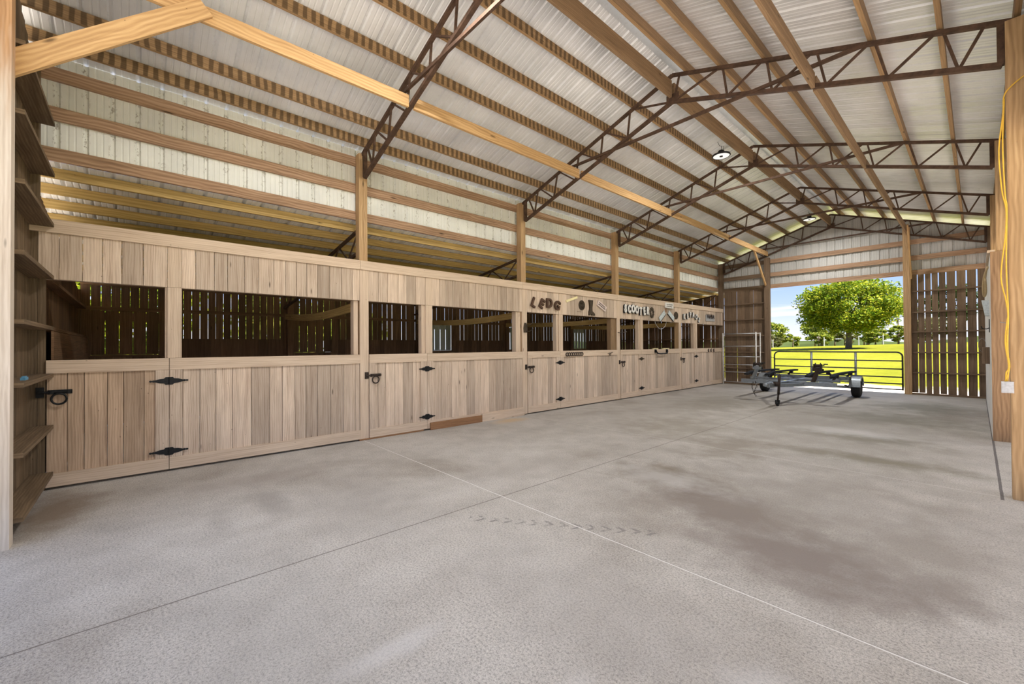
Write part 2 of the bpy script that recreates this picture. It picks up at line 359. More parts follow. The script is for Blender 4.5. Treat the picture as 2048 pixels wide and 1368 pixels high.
def groundmat():
    m,nt,b,out=newmat('pasture_grass'); tc=N(nt,'TexCoord'); o=tc.outputs['Object']
    f1=noise(nt,mapping(nt,o,(1,.35,1)),.22,6,.65); f2=noise(nt,o,4,5,.7)
    col=ramp(nt,[(.3,(.115,.125,.009)),(.5,(.165,.165,.012)),(.72,(.20,.19,.022))],f1).outputs[0]
    col=mix(nt,.6,col,ramp(nt,[(.3,(.55,.6,.5)),(.6,(1.05,1.05,1))],f2).outputs[0],'MULTIPLY')
    sep=N(nt,'SeparateXYZ'); nt.links.new(o,sep.inputs[0]); X,Y=sep.outputs[0],sep.outputs[1]
    # bare sand round the doorways and under the roofs
    w=math_(nt,'MULTIPLY',math_(nt,'SUBTRACT',noise(nt,o,.9,5,.6),.5),3.0)
    yy=math_(nt,'ADD',Y,w)
    k=ramp(nt,[(0,1),(1,0)],math_(nt,'DIVIDE',math_(nt,'SUBTRACT',yy,19.9),1.6,True)).outputs[0]
    sand=ramp(nt,[(.3,(.50,.43,.38)),(.7,(.62,.56,.51))],f2).outputs[0]
    inx=math_(nt,'MULTIPLY',math_(nt,'GREATER_THAN',X,-11.9),math_(nt,'LESS_THAN',X,6))
    col=mix(nt,math_(nt,'MULTIPLY',k,inx),col,sand)
    nt.links.new(col,b.inputs['Base Color']); b.inputs['Roughness'].default_value=.95; b.inputs['Specular IOR Level'].default_value=.05
    return m
M['ground']=groundmat()
def leafmat(name,a,bcol,c):
    m,nt,b,out=newmat(name); geo=N(nt,'NewGeometry')
    col=ramp(nt,[(0,a),(.55,bcol),(1,c)],geo.outputs['Random Per Island']).outputs[0]
    nt.links.new(col,b.inputs['Base Color']); b.inputs['Roughness'].default_value=.6; b.inputs['Specular IOR Level'].default_value=.2
    t=N(nt,'BsdfTranslucent'); nt.links.new(col,t.inputs[0])
    mx=N(nt,'MixShader'); mx.inputs[0].default_value=.45
    nt.links.new(b.outputs[0],mx.inputs[1]); nt.links.new(t.outputs[0],mx.inputs[2]); nt.links.new(mx.outputs[0],out.inputs[0])
    return m
M['leaf']=leafmat('bright_leaves',(.06,.12,.010),(.20,.27,.016),(.42,.40,.03))
M['leafmid']=leafmat('mid_green_leaves',(.08,.13,.018),(.20,.25,.034),(.38,.37,.05))
M['leafdark']=leafmat('dark_green_leaves',(.02,.042,.011),(.042,.075,.018),(.085,.12,.03))
M['leafdry']=leafmat('dry_pale_leaves',(.09,.095,.038),(.15,.15,.052),(.21,.205,.075))

# ------------------------------------------------------------------ corrugated sheet
PITCH=.229
PROF=[(0,0),(.016,.024),(.036,.024),(.052,0),(.098,0),(.104,.0045),(.114,.0045),(.120,0),(.158,0),(.164,.0045),(.174,.0045),(.180,0)]
def sheet(mb, run0, run1, fn, ta, tb):
    # fn(s,t,h)->point ; ta,tb functions of s
    n0=math.floor(run0/PITCH); s=[]; k=n0
    while k*PITCH<run1:
        for a,h in PROF:
            q=k*PITCH+a
            if run0<=q<=run1: s.append((q,h,q/PITCH))
        k+=1
    s=[(run0,0,run0/PITCH)]+s+[(run1,0,run1/PITCH)]
    for (s0,h0,u0),(s1,h1,u1) in zip(s,s[1:]):
        if s1-s0<1e-6: continue
        mb.quad([fn(s0,ta(s0),h0),fn(s1,ta(s1),h1),fn(s1,tb(s1),h1),fn(s0,tb(s0),h0)],[(u0,ta(s0)),(u1-1e-4,ta(s1)),(u1-1e-4,tb(s1)),(u0,tb(s0))])

# ================================================================== SETTING
# floor slab
b=MB(); b.box(-6.95,.62,-9,17.62,-.22,0); struct(b.build('floor',M['concrete']))
b=MB(); b.box(-12.2,-6.951,-1.2,18.0,-.22,-.02); struct(b.build('floor_stalls',M['ground']))
# ground with its slope up to the field
def gz(x,y):
    t=max(0,min(1.35,(y-19)/41)); 
    return -.12 + t*(1.11+.022*(x+10)*(1 if abs(x+10)<60 else 60/abs(x+10)))
b=MB(); xs=[-160,-110,-75,-50,-35,-25,-18,-12,-8,-4,0,5,12,25,50,110]; ys=[-90,-50,-25,-10,0,9,18,19,22,26,31,37,44,52,60,67,74.4,90,120,180]
for i in range(len(xs)-1):
    for j in range(len(ys)-1):
        b.quad([(x,y,gz(x,y)) for x,y in ((xs[i],ys[j]),(xs[i+1],ys[j]),(xs[i+1],ys[j+1]),(xs[i],ys[j+1]))])
struct(b.build('ground',M['ground'],smooth=True))
# unseen drive added in front, kept pale to bounce sunlight into the barn
b=MB(); b.box(-16,14,-34,-1.4,-.14,-.02); struct(b.build('bounce_drive',M['drive']))

# main roof
b=MB()
nl=Vector((-TAN,0,1)).normalized(); nr=Vector((TAN,0,1)).normalized()
sheet(b,Y_FRONT,Y_BACK,lambda s,t,h:(t+nl.x*h,s,roofz(t)+nl.z*h),lambda s:-7.35,lambda s:XR-.06)
sheet(b,Y_FRONT,Y_BACK,lambda s,t,h:(t+nr.x*h,s,roofz(t)+nr.z*h),lambda s:XR+.06,lambda s:.85)
struct(b.build('ceiling',M['roof']))
b=MB(); b.quad([(XR-.22,Y_FRONT,roofz(XR-.22)+.035),(XR-.22,Y_BACK,roofz(XR-.22)+.035),(XR,Y_BACK,ROOF0+.05),(XR,Y_FRONT,ROOF0+.05)]); b.quad([(XR,Y_FRONT,ROOF0+.05),(XR,Y_BACK,ROOF0+.05),(XR+.22,Y_BACK,roofz(XR+.22)+.035),(XR+.22,Y_FRONT,roofz(XR+.22)+.035)])
struct(b.build('trim_ridge',M['roof']))
# left lean-to roof, then an unseen right one added to block the sun
b=MB(); sheet(b,Y_FRONT+.1,Y_BACK,lambda s,t,h:(t,s,leanz(t)+h),lambda s:-12.25,lambda s:-6.985); struct(b.build('ceiling_lean_to',M['roof']))
b=MB(); sheet(b,Y_FRONT+.1,Y_BACK,lambda s,t,h:(t,s,3.72-.145*(t-.4)+h),lambda s:.42,lambda s:3.3); struct(b.build('ceiling_right_sunblock',M['roof']))
# left wall siding above the lean-to roof
b=MB(); sheet(b,-.99,17.55,lambda s,t,h:(-6.975-h,s,t),lambda s:3.69,lambda s:4.86); struct(b.build('wall_left',M['wallmetal']))
b=MB(); sheet(b,-.99,17.55,lambda s,t,h:(.40+h,s,t),lambda s:3.58,lambda s:4.86); struct(b.build('wall_right_sunblock',M['wallmetal']))  # siding added to stop sun leaking in above the added right lean-to roof
# gable siding at the back
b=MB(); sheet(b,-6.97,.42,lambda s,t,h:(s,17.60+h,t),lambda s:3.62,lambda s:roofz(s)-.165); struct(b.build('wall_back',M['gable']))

# ================================================================== POSTS
bays=['first','second','third','fourth','fifth','sixth']
ordn=['nearest','second','third','fourth','farthest']
def post(name,x0,x1,y0,y1,z0,z1,mat,label,cat='post',group=None):
    b=Rel(((x0+x1)/2,(y0+y1)/2,z0)); b.box(x0,x1,y0,y1,z0,z1,2); o=b.build(name,mat); o.location=b.base; return tag(o,label,cat,group)
gp='posts along the stall side'
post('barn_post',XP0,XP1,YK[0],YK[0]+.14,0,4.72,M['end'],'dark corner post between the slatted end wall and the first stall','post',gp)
for k in range(1,5):
    zt=4.735 if k>1 else 4.735
    post('barn_post',XP0,XP1,YK[k],YK[k]+.14,0,zt,M['post'] ,['','square wooden post rising over the stall front between first and second stall','square wooden post rising beside the LEDG letters, between second and third stall','square wooden post above the white SCOOTER letters, between third and fourth stall','square wooden post between the fourth and last stall, near the small signs'][k],'post',gp)
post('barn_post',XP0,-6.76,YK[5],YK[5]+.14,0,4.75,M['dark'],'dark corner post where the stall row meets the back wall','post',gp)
gp='posts along the right side'
for k,lab in ((1,None),(2,'square post behind the nearest right post, standing above the short wall'),(3,'square post on the right side beyond the short wall, by the fourth truss'),(4,'square post on the right side, one bay before the back corner'),(5,'dark back right corner post beside the slatted panel')):
    if k==1: lab='square post on the right side carrying the nearest truss'
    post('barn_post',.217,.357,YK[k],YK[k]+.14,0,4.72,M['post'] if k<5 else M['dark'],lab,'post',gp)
# the near right post, with cord and box
post('barn_post',.217,.357,YK[2],YK[2]+.001,0,.01,M['post'],'x') if False else None
for o in [x for x in COL.objects if x.get('label')=='square post behind the nearest right post, standing above the short wall']: o['label']='massive wooden post at the right edge with a yellow cord tied along it'
for o in [x for x in COL.objects if x.get('label')=='square post on the right side beyond the short wall, by the fourth truss']: o['label']='square post behind the top of the wide end board on the right'
# doorway jamb posts
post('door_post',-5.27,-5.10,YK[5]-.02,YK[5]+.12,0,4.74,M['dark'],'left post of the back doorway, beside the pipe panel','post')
post('door_post',-1.49,-1.325,YK[5]-.02,YK[5]+.12,0,5.05,M['post'],'right post of the back doorway, beside the slatted panel with bright gaps','post')
post('door_post',-5.105,-4.968,-.86,-.713,0,6.0-.55,M['skylit'],'sunlit pale post at the left edge in the foreground','post')

# ================================================================== GIRTS
def long_board(name,x0,x1,y0,y1,z0,z1,mat,label,cat,group=None):
    b=Rel(((x0+x1)/2,(y0+y1)/2,z0)); 
    b.box(x0,x1,y0,y1,z0,z1); o=b.build(name,mat); o.location=b.base; return tag(o,label,cat,group)
gl=[(3.655,3.80,'lowest'),(4.115,4.265,'middle'),(4.565,4.715,'top')]
for k in range(5):
    for z0,z1,w in gl:
        long_board('wall_girt',-6.972,-6.931,YK[k]+ (0.002 if k==0 else .0),YK[k+1]-.002,z0,z1,M['girt'],f'{w} wall girt on the white siding above the {bays[k] if k<4 else "last"} stall','girt','girts on the left wall')
# wall plate under the eave purlin handled by purlin zero
# girts on the back wall
for z0,z1,w in ((3.61,3.755,'lowest, the doorway header'),(4.05,4.195,'middle'),(4.54,4.685,'top')):
    for x0,x1,ww in ((-6.755,-5.27,'left of the doorway'),(-5.10,-1.49,'over the doorway'),(-1.325,.21,'right of the doorway')):
        long_board('wall_girt',x0,x1,YK[5]+.125,YK[5]+.166,z0,z1,M['girt'] if x0>-1.4 or x0>-5.2 else M['dark'],f'{w.split(",")[0]} girt on the back wall, {ww}' if 'header' not in w or ww!='over the doorway' else 'weathered header board right above the back doorway','girt','girts on the back wall')

# ================================================================== PURLINS
gp='roof purlins'
# left slope  (x, label)
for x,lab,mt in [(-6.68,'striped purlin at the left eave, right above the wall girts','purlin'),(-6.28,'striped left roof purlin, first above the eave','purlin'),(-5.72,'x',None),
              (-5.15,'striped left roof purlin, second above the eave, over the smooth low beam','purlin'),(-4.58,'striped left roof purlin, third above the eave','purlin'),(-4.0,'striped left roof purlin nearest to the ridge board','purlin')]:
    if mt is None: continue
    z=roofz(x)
    b=Rel((x,0,z)); b.bar((x,Y_FRONT+.15,z-.082),(x,Y_BACK-.03,z-.082),.04,.14,(0,0,1)); o=b.build('roof_purlin',[M[mt],M['purlinlit']]); o.location=b.base; tag(o,lab,'purlin',gp)
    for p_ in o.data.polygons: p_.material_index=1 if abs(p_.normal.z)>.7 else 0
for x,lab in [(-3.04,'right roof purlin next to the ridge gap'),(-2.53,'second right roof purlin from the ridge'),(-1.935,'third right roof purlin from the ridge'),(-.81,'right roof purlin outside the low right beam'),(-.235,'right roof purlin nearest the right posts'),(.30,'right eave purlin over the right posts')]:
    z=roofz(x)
    b=Rel((x,0,z)); b.bar((x,Y_FRONT+.15,z-.084),(x,Y_BACK-.03,z-.084),.045,.15,(0,0,1)); o=b.build('roof_purlin',[M['purlinr'],M['purlinlit']]); o.location=b.base; tag(o,lab,'purlin',gp)
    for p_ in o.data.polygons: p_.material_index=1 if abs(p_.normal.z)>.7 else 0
tn=['before the first truss','between the first and second trusses','between the second and third trusses','between the third and fourth trusses','between the fourth truss and the back truss']
for k in range(5):
    y0=YK[k]+.11; y1=YK[k+1]+.03
    if k==0: y0=-.85
    long_board('low_beam',-5.185,-5.145,y0,y1,4.80,4.965,M['beam'],f'smooth tan beam under the left roof slope {tn[k]}','beam','low beams of the left slope')
    long_board('low_beam',-1.385,-1.345,y0,y1,4.80,4.99,M['purlinr'],f'brown beam under the right roof slope {tn[k]}','beam','low beams of the right slope')
    long_board('ridge_board',-3.29,-3.25,y0,y1,5.53,5.80,M['purlinr'],f'deep ridge board {tn[k]}','beam','ridge boards')
# diagonal braces
def brace(p,q,label,mat,w=.04,h=.15):
    b=Rel(p); b.bar(p,q,w,h,(0,0,1)); o=b.build('diagonal_brace',mat); o.location=b.base; tag(o,label,'brace','knee braces')
brace((-5.125,-.79,3.76),(-5.125,.52,4.93),'thick tan brace from the foreground left post up to the roof beam',M['beam'],.04,.17)
brace((-5.21,16.1,4.92),(-5.21,17.33,3.73),'tan brace leaning from the roof beam to the left doorway post',M['beam'],.04,.09)
brace((-1.3065,16.5,4.95),(-1.3065,17.40,3.5),'thin brace leaning from the roof beam to the right doorway post',M['beam'],.035,.09)

# ================================================================== TRUSSES
def truss_root(k):
    t=empty('roof_truss',(XR,YK[k]+.07,0),'','truss','steel roof trusses'); return t
def zt(o): return 5.905-TAN*o
def zb(o): return 5.475-TAN*o
t0=truss_root(1)
def part(name,fill,parent,mat=M['rust']):
    b=MB(); fill(b); return b.build(name,mat,parent)
tops=[.05,.75,1.33,1.90,2.46,3.02,3.38]; bots=[.0,.84,1.42,2.02,2.60,3.16]
for s in (-1,1):
    part('top_chord',lambda b:b.bar((0,0,zt(0)),(s*3.62,0,zt(3.62)),.05,.045,(0,0,1)),t0)
    part('bottom_chord',lambda b:b.bar((0,0,zb(0)),(s*3.46,0,zb(3.46)),.055,.05,(0,0,1)),t0)
    part('end_post',lambda b:b.bar((s*3.45,0,zb(3.45)),(s*3.45,0,zt(3.45)),.05,.06,(0,1,0)),t0)
    for i in range(1,len(tops)):
        a=tops[i]; c=bots[i-1]; d=bots[i] if i<len(bots) else None
        part('web_bar',lambda b:b.bar((s*c,0,zb(c)),(s*(a-.04),0,zt(a)),.026,.026,(0,1,0)),t0)
        if d is not None: part('web_bar',lambda b:b.bar((s*(a+.03),0,zt(a)),(s*d,0,zb(d)),.026,.026,(0,1,0)),t0)
    part('web_bar',lambda b:b.bar((s*.12,0,zt(.12)),(s*.02,0,zb(.02)),.026,.026,(0,1,0)),t0)
part('tie_rod',lambda b:b.bar((-2.25,-.03,5.075),(2.42,-.03,5.09),.035,.045,(0,0,1)),t0)
part('ridge_plate',lambda b:b.box(-.10,.10,-.012,.012,5.44,5.60),t0)
tl=['first steel roof truss, cut off by the top of the picture','second steel roof truss, its right end on the cord post','third steel roof truss, behind the hanging round lamp','fourth steel roof truss from the front','farthest steel roof truss, flat against the back gable wall']
t0['label']=tl[0]
for k in range(2,6):
    c=copy_tree(t0); c.location=(XR,YK[k]+.07,0); c['label']=tl[k-1]

# ================================================================== LEAN-TO
for i,x in enumerate([-7.15,-7.62,-8.1,-8.6,-9.2,-9.8,-10.4,-11.0,-11.6]):
    z=leanz(x)-.003
    b=Rel((x,0,z)); b.bar((x,Y_FRONT+.3,z-.06),(x,Y_BACK-.05,z-.06),.04,.118); o=b.build('lean_to_purlin',M['lean']); o.location=b.base
    tag(o,['highest yellow purlin under the lean-to roof, just below the wall girts','second yellow purlin under the lean-to roof','third yellow purlin under the lean-to roof, partly shaded','fourth purlin under the lean-to roof, just over the stall front','fifth purlin under the lean-to roof','sixth purlin under the lean-to roof','seventh purlin under the lean-to roof','eighth purlin under the lean-to roof','lowest purlin under the lean-to roof, over the outer wall'][i],'purlin','lean-to purlins')
lt=empty('lean_to_truss',(0,0,0),'','truss','lean-to trusses')
def lz(x): return leanz(x)-.153
part('top_chord',lambda b:b.bar((-6.95,0,lz(-6.95)),(-11.72,0,lz(-11.72)),.045,.045),lt)
part('bottom_chord',lambda b:b.bar((-6.95,0,lz(-6.95)-.38),(-11.72,0,lz(-11.72)-.30),.045,.045),lt)
xx=[-6.97,-7.45,-7.9,-8.4,-8.9,-9.4,-9.9,-10.4,-10.9,-11.4]
for i in range(9):
    a,c=xx[i],xx[i+1]
    p=(a,0,lz(a)-(0 if i%2==0 else .36)); q=(c,0,lz(c)-(.36 if i%2==0 else 0))
    part('web_bar',lambda b:b.bar(p,q,.022,.022,(0,1,0)),lt)
ll=['dark lean-to truss seen behind the first post','dark lean-to truss seen behind the second post','dark lean-to truss seen behind the third post','dark lean-to truss seen behind the fourth post','lean-to truss at the far end of the stall row']
lt.location=(0,YK[1]+.07,0); lt['label']=ll[0]
for k in range(2,6):
    c=copy_tree(lt); c.location=(0,YK[k]+(.07 if k<5 else -.12),0); c['label']=ll[k-1]

# outer wall : slatted boards with gaps, closed wainscot, window holes
wins=[(-.655,.385),(2.96,3.965),(6.77,7.83),(10.26,11.27),(14.03,15.0)]
def inwin(y0,y1): return any(y0<w1 and y1>w0 for w0,w1 in wins)
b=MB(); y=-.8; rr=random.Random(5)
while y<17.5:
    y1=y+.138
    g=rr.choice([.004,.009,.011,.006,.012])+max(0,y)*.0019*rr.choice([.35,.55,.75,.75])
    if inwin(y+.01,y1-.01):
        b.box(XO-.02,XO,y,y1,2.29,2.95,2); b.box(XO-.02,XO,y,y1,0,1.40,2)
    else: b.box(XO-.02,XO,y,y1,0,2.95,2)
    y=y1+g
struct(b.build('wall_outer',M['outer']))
b=MB(); y=-.8
while y<17.4:
    y1=min(y+.19,17.4)
    z1=1.735
    if not inwin(y+.02,y1-.02): b.box(XO,XO+.02,y,y1-.003,0,z1,2)
    else: b.box(XO,XO+.02,y,y1-.003,0,1.395,2)
    y=y1
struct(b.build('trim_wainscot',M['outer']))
b=MB(); b.box(XO,XO+.04,-.8,17.4,2.79,2.865); b.box(XO,XO+.04,-.8,17.4,2.30,2.375); struct(b.build('trim_outer_rails',M['outer']))
outer_lab=['dark outer wall post at the left of the first stall','outer wall post seen through the first stall beside the slotted shutter','outer wall post seen through the second stall','outer wall post seen through the third stall','outer wall post seen through the fourth stall','outer wall corner post at the far end']
for k in range(6):
    post('outer_post',XO+.041,XO+.16,YK[k]+(.11 if 0<k<5 else 0),YK[k]+(.25 if 0<k<5 else .14),0,2.68,M['outer'],outer_lab[k],'post','posts of the outer wall')
shm=['outer','outer','grey','grey','grey']
for i,(w0,w1) in enumerate(wins):
    fr=Rel((XO,(w0+w1)/2,1.4)); 
    for a,c in ((w0-.165,w0+.004),(w1-.004,w1+.165)): fr.box(XO+.0205,XO+.045,a,c,1.36,2.30,2)
    fr.box(XO+.0205,XO+.045,w0,w1,1.36,1.40,1)
    f=fr.build(f'window_{i+1}',M['outer']); f.location=fr.base; struct(f)
    s=Rel(fr.base); n=5; wd=(w1-w0)/n
    for j in range(n):
        s.box(XO-.018,XO+.0,w0+wd*j+((.006 if i<2 else .012+.006*i) if j else 0),w0+wd*(j+1)-.006,1.402,2.289,2)
    for zz in (1.405,2.09): s.box(XO-.04,XO-.0185,w0,w1,zz,zz+.17 if zz>2 else zz+.02,1)
    so=s.build('shutter',M[shm[i]],f); so.location=(0,0,0)
    if i==3: so.location=(0,0,-.05)
    if i==4: so.rotation_euler=(0,0,0); so.location=(-.06,.10,0)
# lean-to end walls, front and back
for nm,yy,sg in (('wall_lean_front',-.82,1),('wall_lean_back',17.46,-1)):
    b=MB(); x=XO; rr=random.Random(3)
    while x<-6.96:
        x1=min(x+.142,-6.95); 
        z1=leanz((x+x1)/2)-(.30 if sg>0 else .135)
        b.box(x,x1,yy-.02,yy,0,z1,2); x=x1+(rr.choice([.004,.012,.02]) if nm=='wall_lean_back' else .005)
    struct(b.build(nm,M['outer']))
    b=MB()
    for z in (.66,1.26,1.74,2.3,2.86): b.box(XO+.2,-6.95,yy+(.0 if sg>0 else -.12-.02),yy+(.12 if sg>0 else -.02),z,z+.04,0)
    b.box(XO+.2,-6.95,yy+(.121 if sg>0 else -.162),yy+(.141 if sg>0 else -.142),0,1.73,0) if sg>0 else None
    struct(b.build('trim_lean_'+('front' if sg>0 else 'back'),M['outer']))
# stall divider rails
for k,lab in ((1,'curved top rail of the divider behind the first post'),(2,'sagging top rail of the divider behind the second post'),(3,'top rail of the divider behind the third post'),(4,'top rail of the divider behind the fourth post')):
    pts=[]
    for i in range(13):
        t=i/12; pts.append((-6.95+(XO+.185+6.95)*t,YK[k]+.07+(.02 if k==1 else 0)*math.sin(t*3.1),2.24+.06*t-.10*math.sin(math.pi*t)*(1 if k<3 else .5)))
    b=Rel((-6.95,YK[k]+.07,2.2)); b.curvebar(pts,.045,.14); o=b.build('divider_rail',M['lean']); o.location=b.base; tag(o,lab,'rail','stall divider rails')

# ================================================================== STALL FRONTS
stall=['first','second','third','fourth','last']
def planks(mb,x0,x1,y0,y1,z0,z1,rng,w=(.13,.19),gap=.006):
    y=y0
    while y<y1-.002:
        ww=rng.uniform(*w); y2=y+ww
        if y1-y2<.07: y2=y1
        dx=rng.uniform(-.0025,.0025)
        mb.box(x0,x1+dx,y+gap/2,y2-gap/2,z0,z1+ (0),2); y=y2
def hinge_shape(mb,y,z,L=.19,H=.048,x=XS+.021):
    # strap hinge, pointed both ways with a barrel
    for sg in (-1,1):
        pts=[(0,-H),(.035,-H),(.05,-H*.62),(.09,-H*.55),(L*.72,-.011),(L*.80,-.014),(L*.86,-.008),(L*.93,-.013),(L,-.006),(L,.006),(L*.93,.013),(L*.86,.008),(L*.80,.014),(L*.72,.011),(.09,H*.55),(.05,H*.62),(.035,H),(0,H)]
        if sg>0: mb.prism(pts,lambda a,c,h:(x+h,y+a,z+c),.005)
        else: mb.prism([(-a,c) for a,c in pts],lambda a,c,h:(x+h,y+a,z+c),.005)
    mb.tube([(x+.008,y,z-H),(x+.008,y,z+H)],.007,8)
    for a in (-L*.6,-L*.3,-.03,.03,L*.3,L*.6): mb.lathe([(.006,0),(.006,.003),(0,.004)],(x+.005,y+a,z),'x',8)
for k in range(5):
    rng=random.Random(40+k); Y0=YK[k]; Y1=YK[k+1] if k<4 else YK[5]-.0
    d0=Y0+(.205 if k==0 else .152); dh=Y0+1.24
    pe=(YK[k+1]-.002) if k<4 else YK[5]-.005
    nm=stall[k]
    # trim on post
    if k>0:
        o=long_board('post_trim',XP1+.001,XS+.004,Y0,Y0+.145,.02,2.80,M['stallrail'],f'flat vertical board on the post at the near side of the {nm} stall','board','vertical boards of the stall front')
    else:
        b=Rel((XS,Y0,0)); b.box(XP1+.001,XS,Y0,Y0+.14,0,2.80,2); b.box(XP1+.001,XS-.003,Y0+.143,Y0+.20,0,2.29,2); o=b.build('post_trim',M['end']); o.location=b.base; tag(o,'dark boards covering the corner post left of the first stall door','board','vertical boards of the stall front')
    # mullion (upright between door opening and window opening)
    b=Rel((XS,Y0+1.29,1.41)); b.box(-6.90,XS+.004,Y0+1.222,Y0+1.362,1.409,2.293,2); b.box(-6.9,XP1+.001,Y0+1.15 if k>0 else Y0+1.20,Y0+1.2215,1.409,2.293,2)
    o=b.build('stall_upright',M['stallrail']); o.location=b.base; tag(o,f'upright board over the door hinges of the {nm} stall','upright','uprights of the stall front')
    # door
    d=empty('stall_door',(XS,dh,0),['wooden half door of the first stall, beside the dark end wall','wooden half door of the second stall, left of the dark kick board','wooden half door of the third stall, under the LEDG letters','wooden half door of the fourth stall, under the SCOOTER letters','wooden half door of the last stall, nearest the pipe panel'][k],'door','stall half doors')
    def P(name,fill,mat,par=d):
        b=Rel(d.location); fill(b); return b.build(name,mat,par)
    P('plank_panel',lambda b:planks(b,XP1+.004,XS,d0+.002,dh-.003,.03,1.262,rng),M['stallbrown' if k==0 else 'stall'])
    P('top_rail',lambda b:b.box(XP1+.004,XS+.022,d0,dh-.003,1.262,1.407,1),M['stallrail'])
    P('bottom_rail',lambda b:b.box(XP1+.004,XS+.022,d0,dh-.003,.028,.172,1),M['stallrail'])
    P('stile',lambda b:b.box(XS+.0005,XS+.020,dh-.13,dh-.003,.173,1.261,2),M['stall'])
    if k>0: P('stile',lambda b:b.box(XS+.0005,XS+.020,d0,d0+.10,.173,1.261,2),M['stall'])
    P('backing',lambda b:b.box(-6.88,XP1+.003,d0+.02,dh-.03,1.27,1.40,1),M['stallrail'])
    for z in (1.125,.25): P('hinge',lambda b:hinge_shape(b,dh-.001,z,.19 if k in(0,) else .165),M['black'] if not(k==3 and z>1) else M['bronze'])
    lz_=1.06
    la=P('latch',lambda b:(b.box(XS+.0015,XS+.012,d0-.075,d0-.012,lz_-.055,lz_+.055),b.tube([(XS+.033,d0-.06,lz_),(XS+.033,d0+.20,lz_)],.011,10),b.box(XS+.0225 if k==0 else XS+.0205,XS+.027,d0+.01,d0+.20,lz_-.024,lz_+.024),b.box(XS+.027,XS+.048,d0+.03,d0+.06,lz_-.022,lz_+.022),b.box(XS+.027,XS+.048,d0+.165,d0+.19,lz_-.022,lz_+.022)),M['iron'] if k else M['black'])
    P('pull_ring',lambda b:b.tube([(XS+.04,d0+.10+.058*math.cos(t*2*math.pi/20),lz_-.075+.058*math.sin(t*2*math.pi/20)) for t in range(20)],.010,8,True),M['iron'] if k else M['black'],la)
    # fixed panel
    p=empty('half_wall',(XS,(dh+pe)/2,0),['fixed plank half wall of the first stall, widest in view','fixed plank half wall of the second stall, behind the kick boards','fixed plank half wall of the third stall, with the chain of letters on its rail','fixed plank half wall of the fourth stall, with the black handle on its rail','fixed plank half wall of the last stall, whitish, by the back corner'][k],'half wall','fixed panels of the stall front')
    def Q(name,fill,mat,par=p):
        b=Rel(p.location); fill(b); return b.build(name,mat,par)
    rng=random.Random(60+k)
    Q('plank_panel',lambda b:planks(b,XP1+.004,XS,dh+.135,pe-.002,.03,1.262,rng,(.15,.23)),M['stall'])
    Q('top_rail',lambda b:b.box(XP1+.004,XS+.022,dh+.003,pe,1.262,1.407,1),M['stallrail'])
    Q('bottom_rail',lambda b:b.box(XP1+.004,XS+.022,dh+.003,pe,.028,.172,1),M['stallrail'])
    Q('hinge_board',lambda b:b.box(XP1+.004,XS+.020,dh+.003,dh+.132,.173,1.261,2),M['stall'])
    Q('backing',lambda b:b.box(-6.88,XP1+.003,dh+.03,pe-.02,1.27,1.40,1),M['stallrail'])
    # header
    hz0=Y0+.146 if k>0 else Y0+.141
    h=empty('stall_header',(XS,(Y0+pe)/2,2.3),['plank header above the first stall openings, nearest the viewer','plank header above the second stall openings, bare of signs','plank header above the third stall, carrying the LEDG letters and the boot','plank header above the fourth stall, carrying the white SCOOTER letters','plank header above the last stall, whitish, with small black letters'][k],'header','plank headers of the stall front')
    def H(name,fill,mat):
        b=Rel(h.location); fill(b); return b.build(name,mat,h)
    rng=random.Random(80+k)
    H('plank_panel',lambda b:(planks(b,XP1+.002,XS,hz0,Y0+1.2215,2.295,2.802,rng,(.14,.2)),planks(b,XP1+.002,XS,Y0+1.3625,pe,2.295,2.802,rng,(.14,.2))),M['stall'])
    H('upright_board',lambda b:b.box(XP1+.002,XS+.004,Y0+1.2225,Y0+1.3615,2.296,2.80,2),M['stallrail'])
    H('top_board',lambda b:b.box(XP1+.002,XS+.024,Y0+.002,pe,2.803,2.952,1),M['stallrail'])
    H('backing',lambda b:(b.box(-6.88,XP1+.001,Y0+.15,Y0+1.218,2.297,2.42,1),b.box(-6.88,XP1+.001,Y0+1.37,pe-.02,2.297,2.42,1)),M['stallrail'])
# leaning board seen at the right end of the third stall opening
b=Rel((-6.88,9.6,1.41)); b.box(-6.93,-6.80,YK[3]-.24,YK[3]-.03,1.408,2.29,2); o=b.build('inner_board',M['purlinr']); o.location=b.base; tag(o,'wide brown board standing inside the third stall opening, at its far end','board')
b=Rel((-6.88,5.9,1.41)); b.box(-6.93,-6.80,YK[2]-.16,YK[2]-.02,1.408,2.29,2); o=b.build('inner_board',M['stallrail']); o.location=b.base; tag(o,'pale board standing inside the second stall opening, at its far end','board')
b=Rel((-6.88,2.6,1.41)); b.box(-6.93,-6.80,YK[1]-.09,YK[1]-.02,1.408,2.29,2); o=b.build('inner_board',M['stallrail']); o.location=b.base; tag(o,'narrow board standing inside the first stall opening, against the first post','board')
# kick boards
b=Rel((XS,4.6,0)); b.box(XS+.023,XS+.06,4.03,5.22,.002,.135,1); o=b.build('kick_board',M['red']); o.location=b.base; tag(o,'dark reddish board along the floor under the second stall panel','board')
b=Rel((XS,5.8,0)); b.box(XS+.023,XS+.055,5.225,6.40,.001,.16,1); o=b.build('kick_board',M['stallrail']); o.location=b.base; tag(o,'pale board along the floor right of the dark reddish one','board')
b=Rel((XS,3.3,0)); b.box(XS-.02,XS+.025,2.72,3.90,.001,.024,1); o=b.build('kick_board',M['red']); o.location=b.base; tag(o,'thin brown sill board on the floor under the second stall door','board')

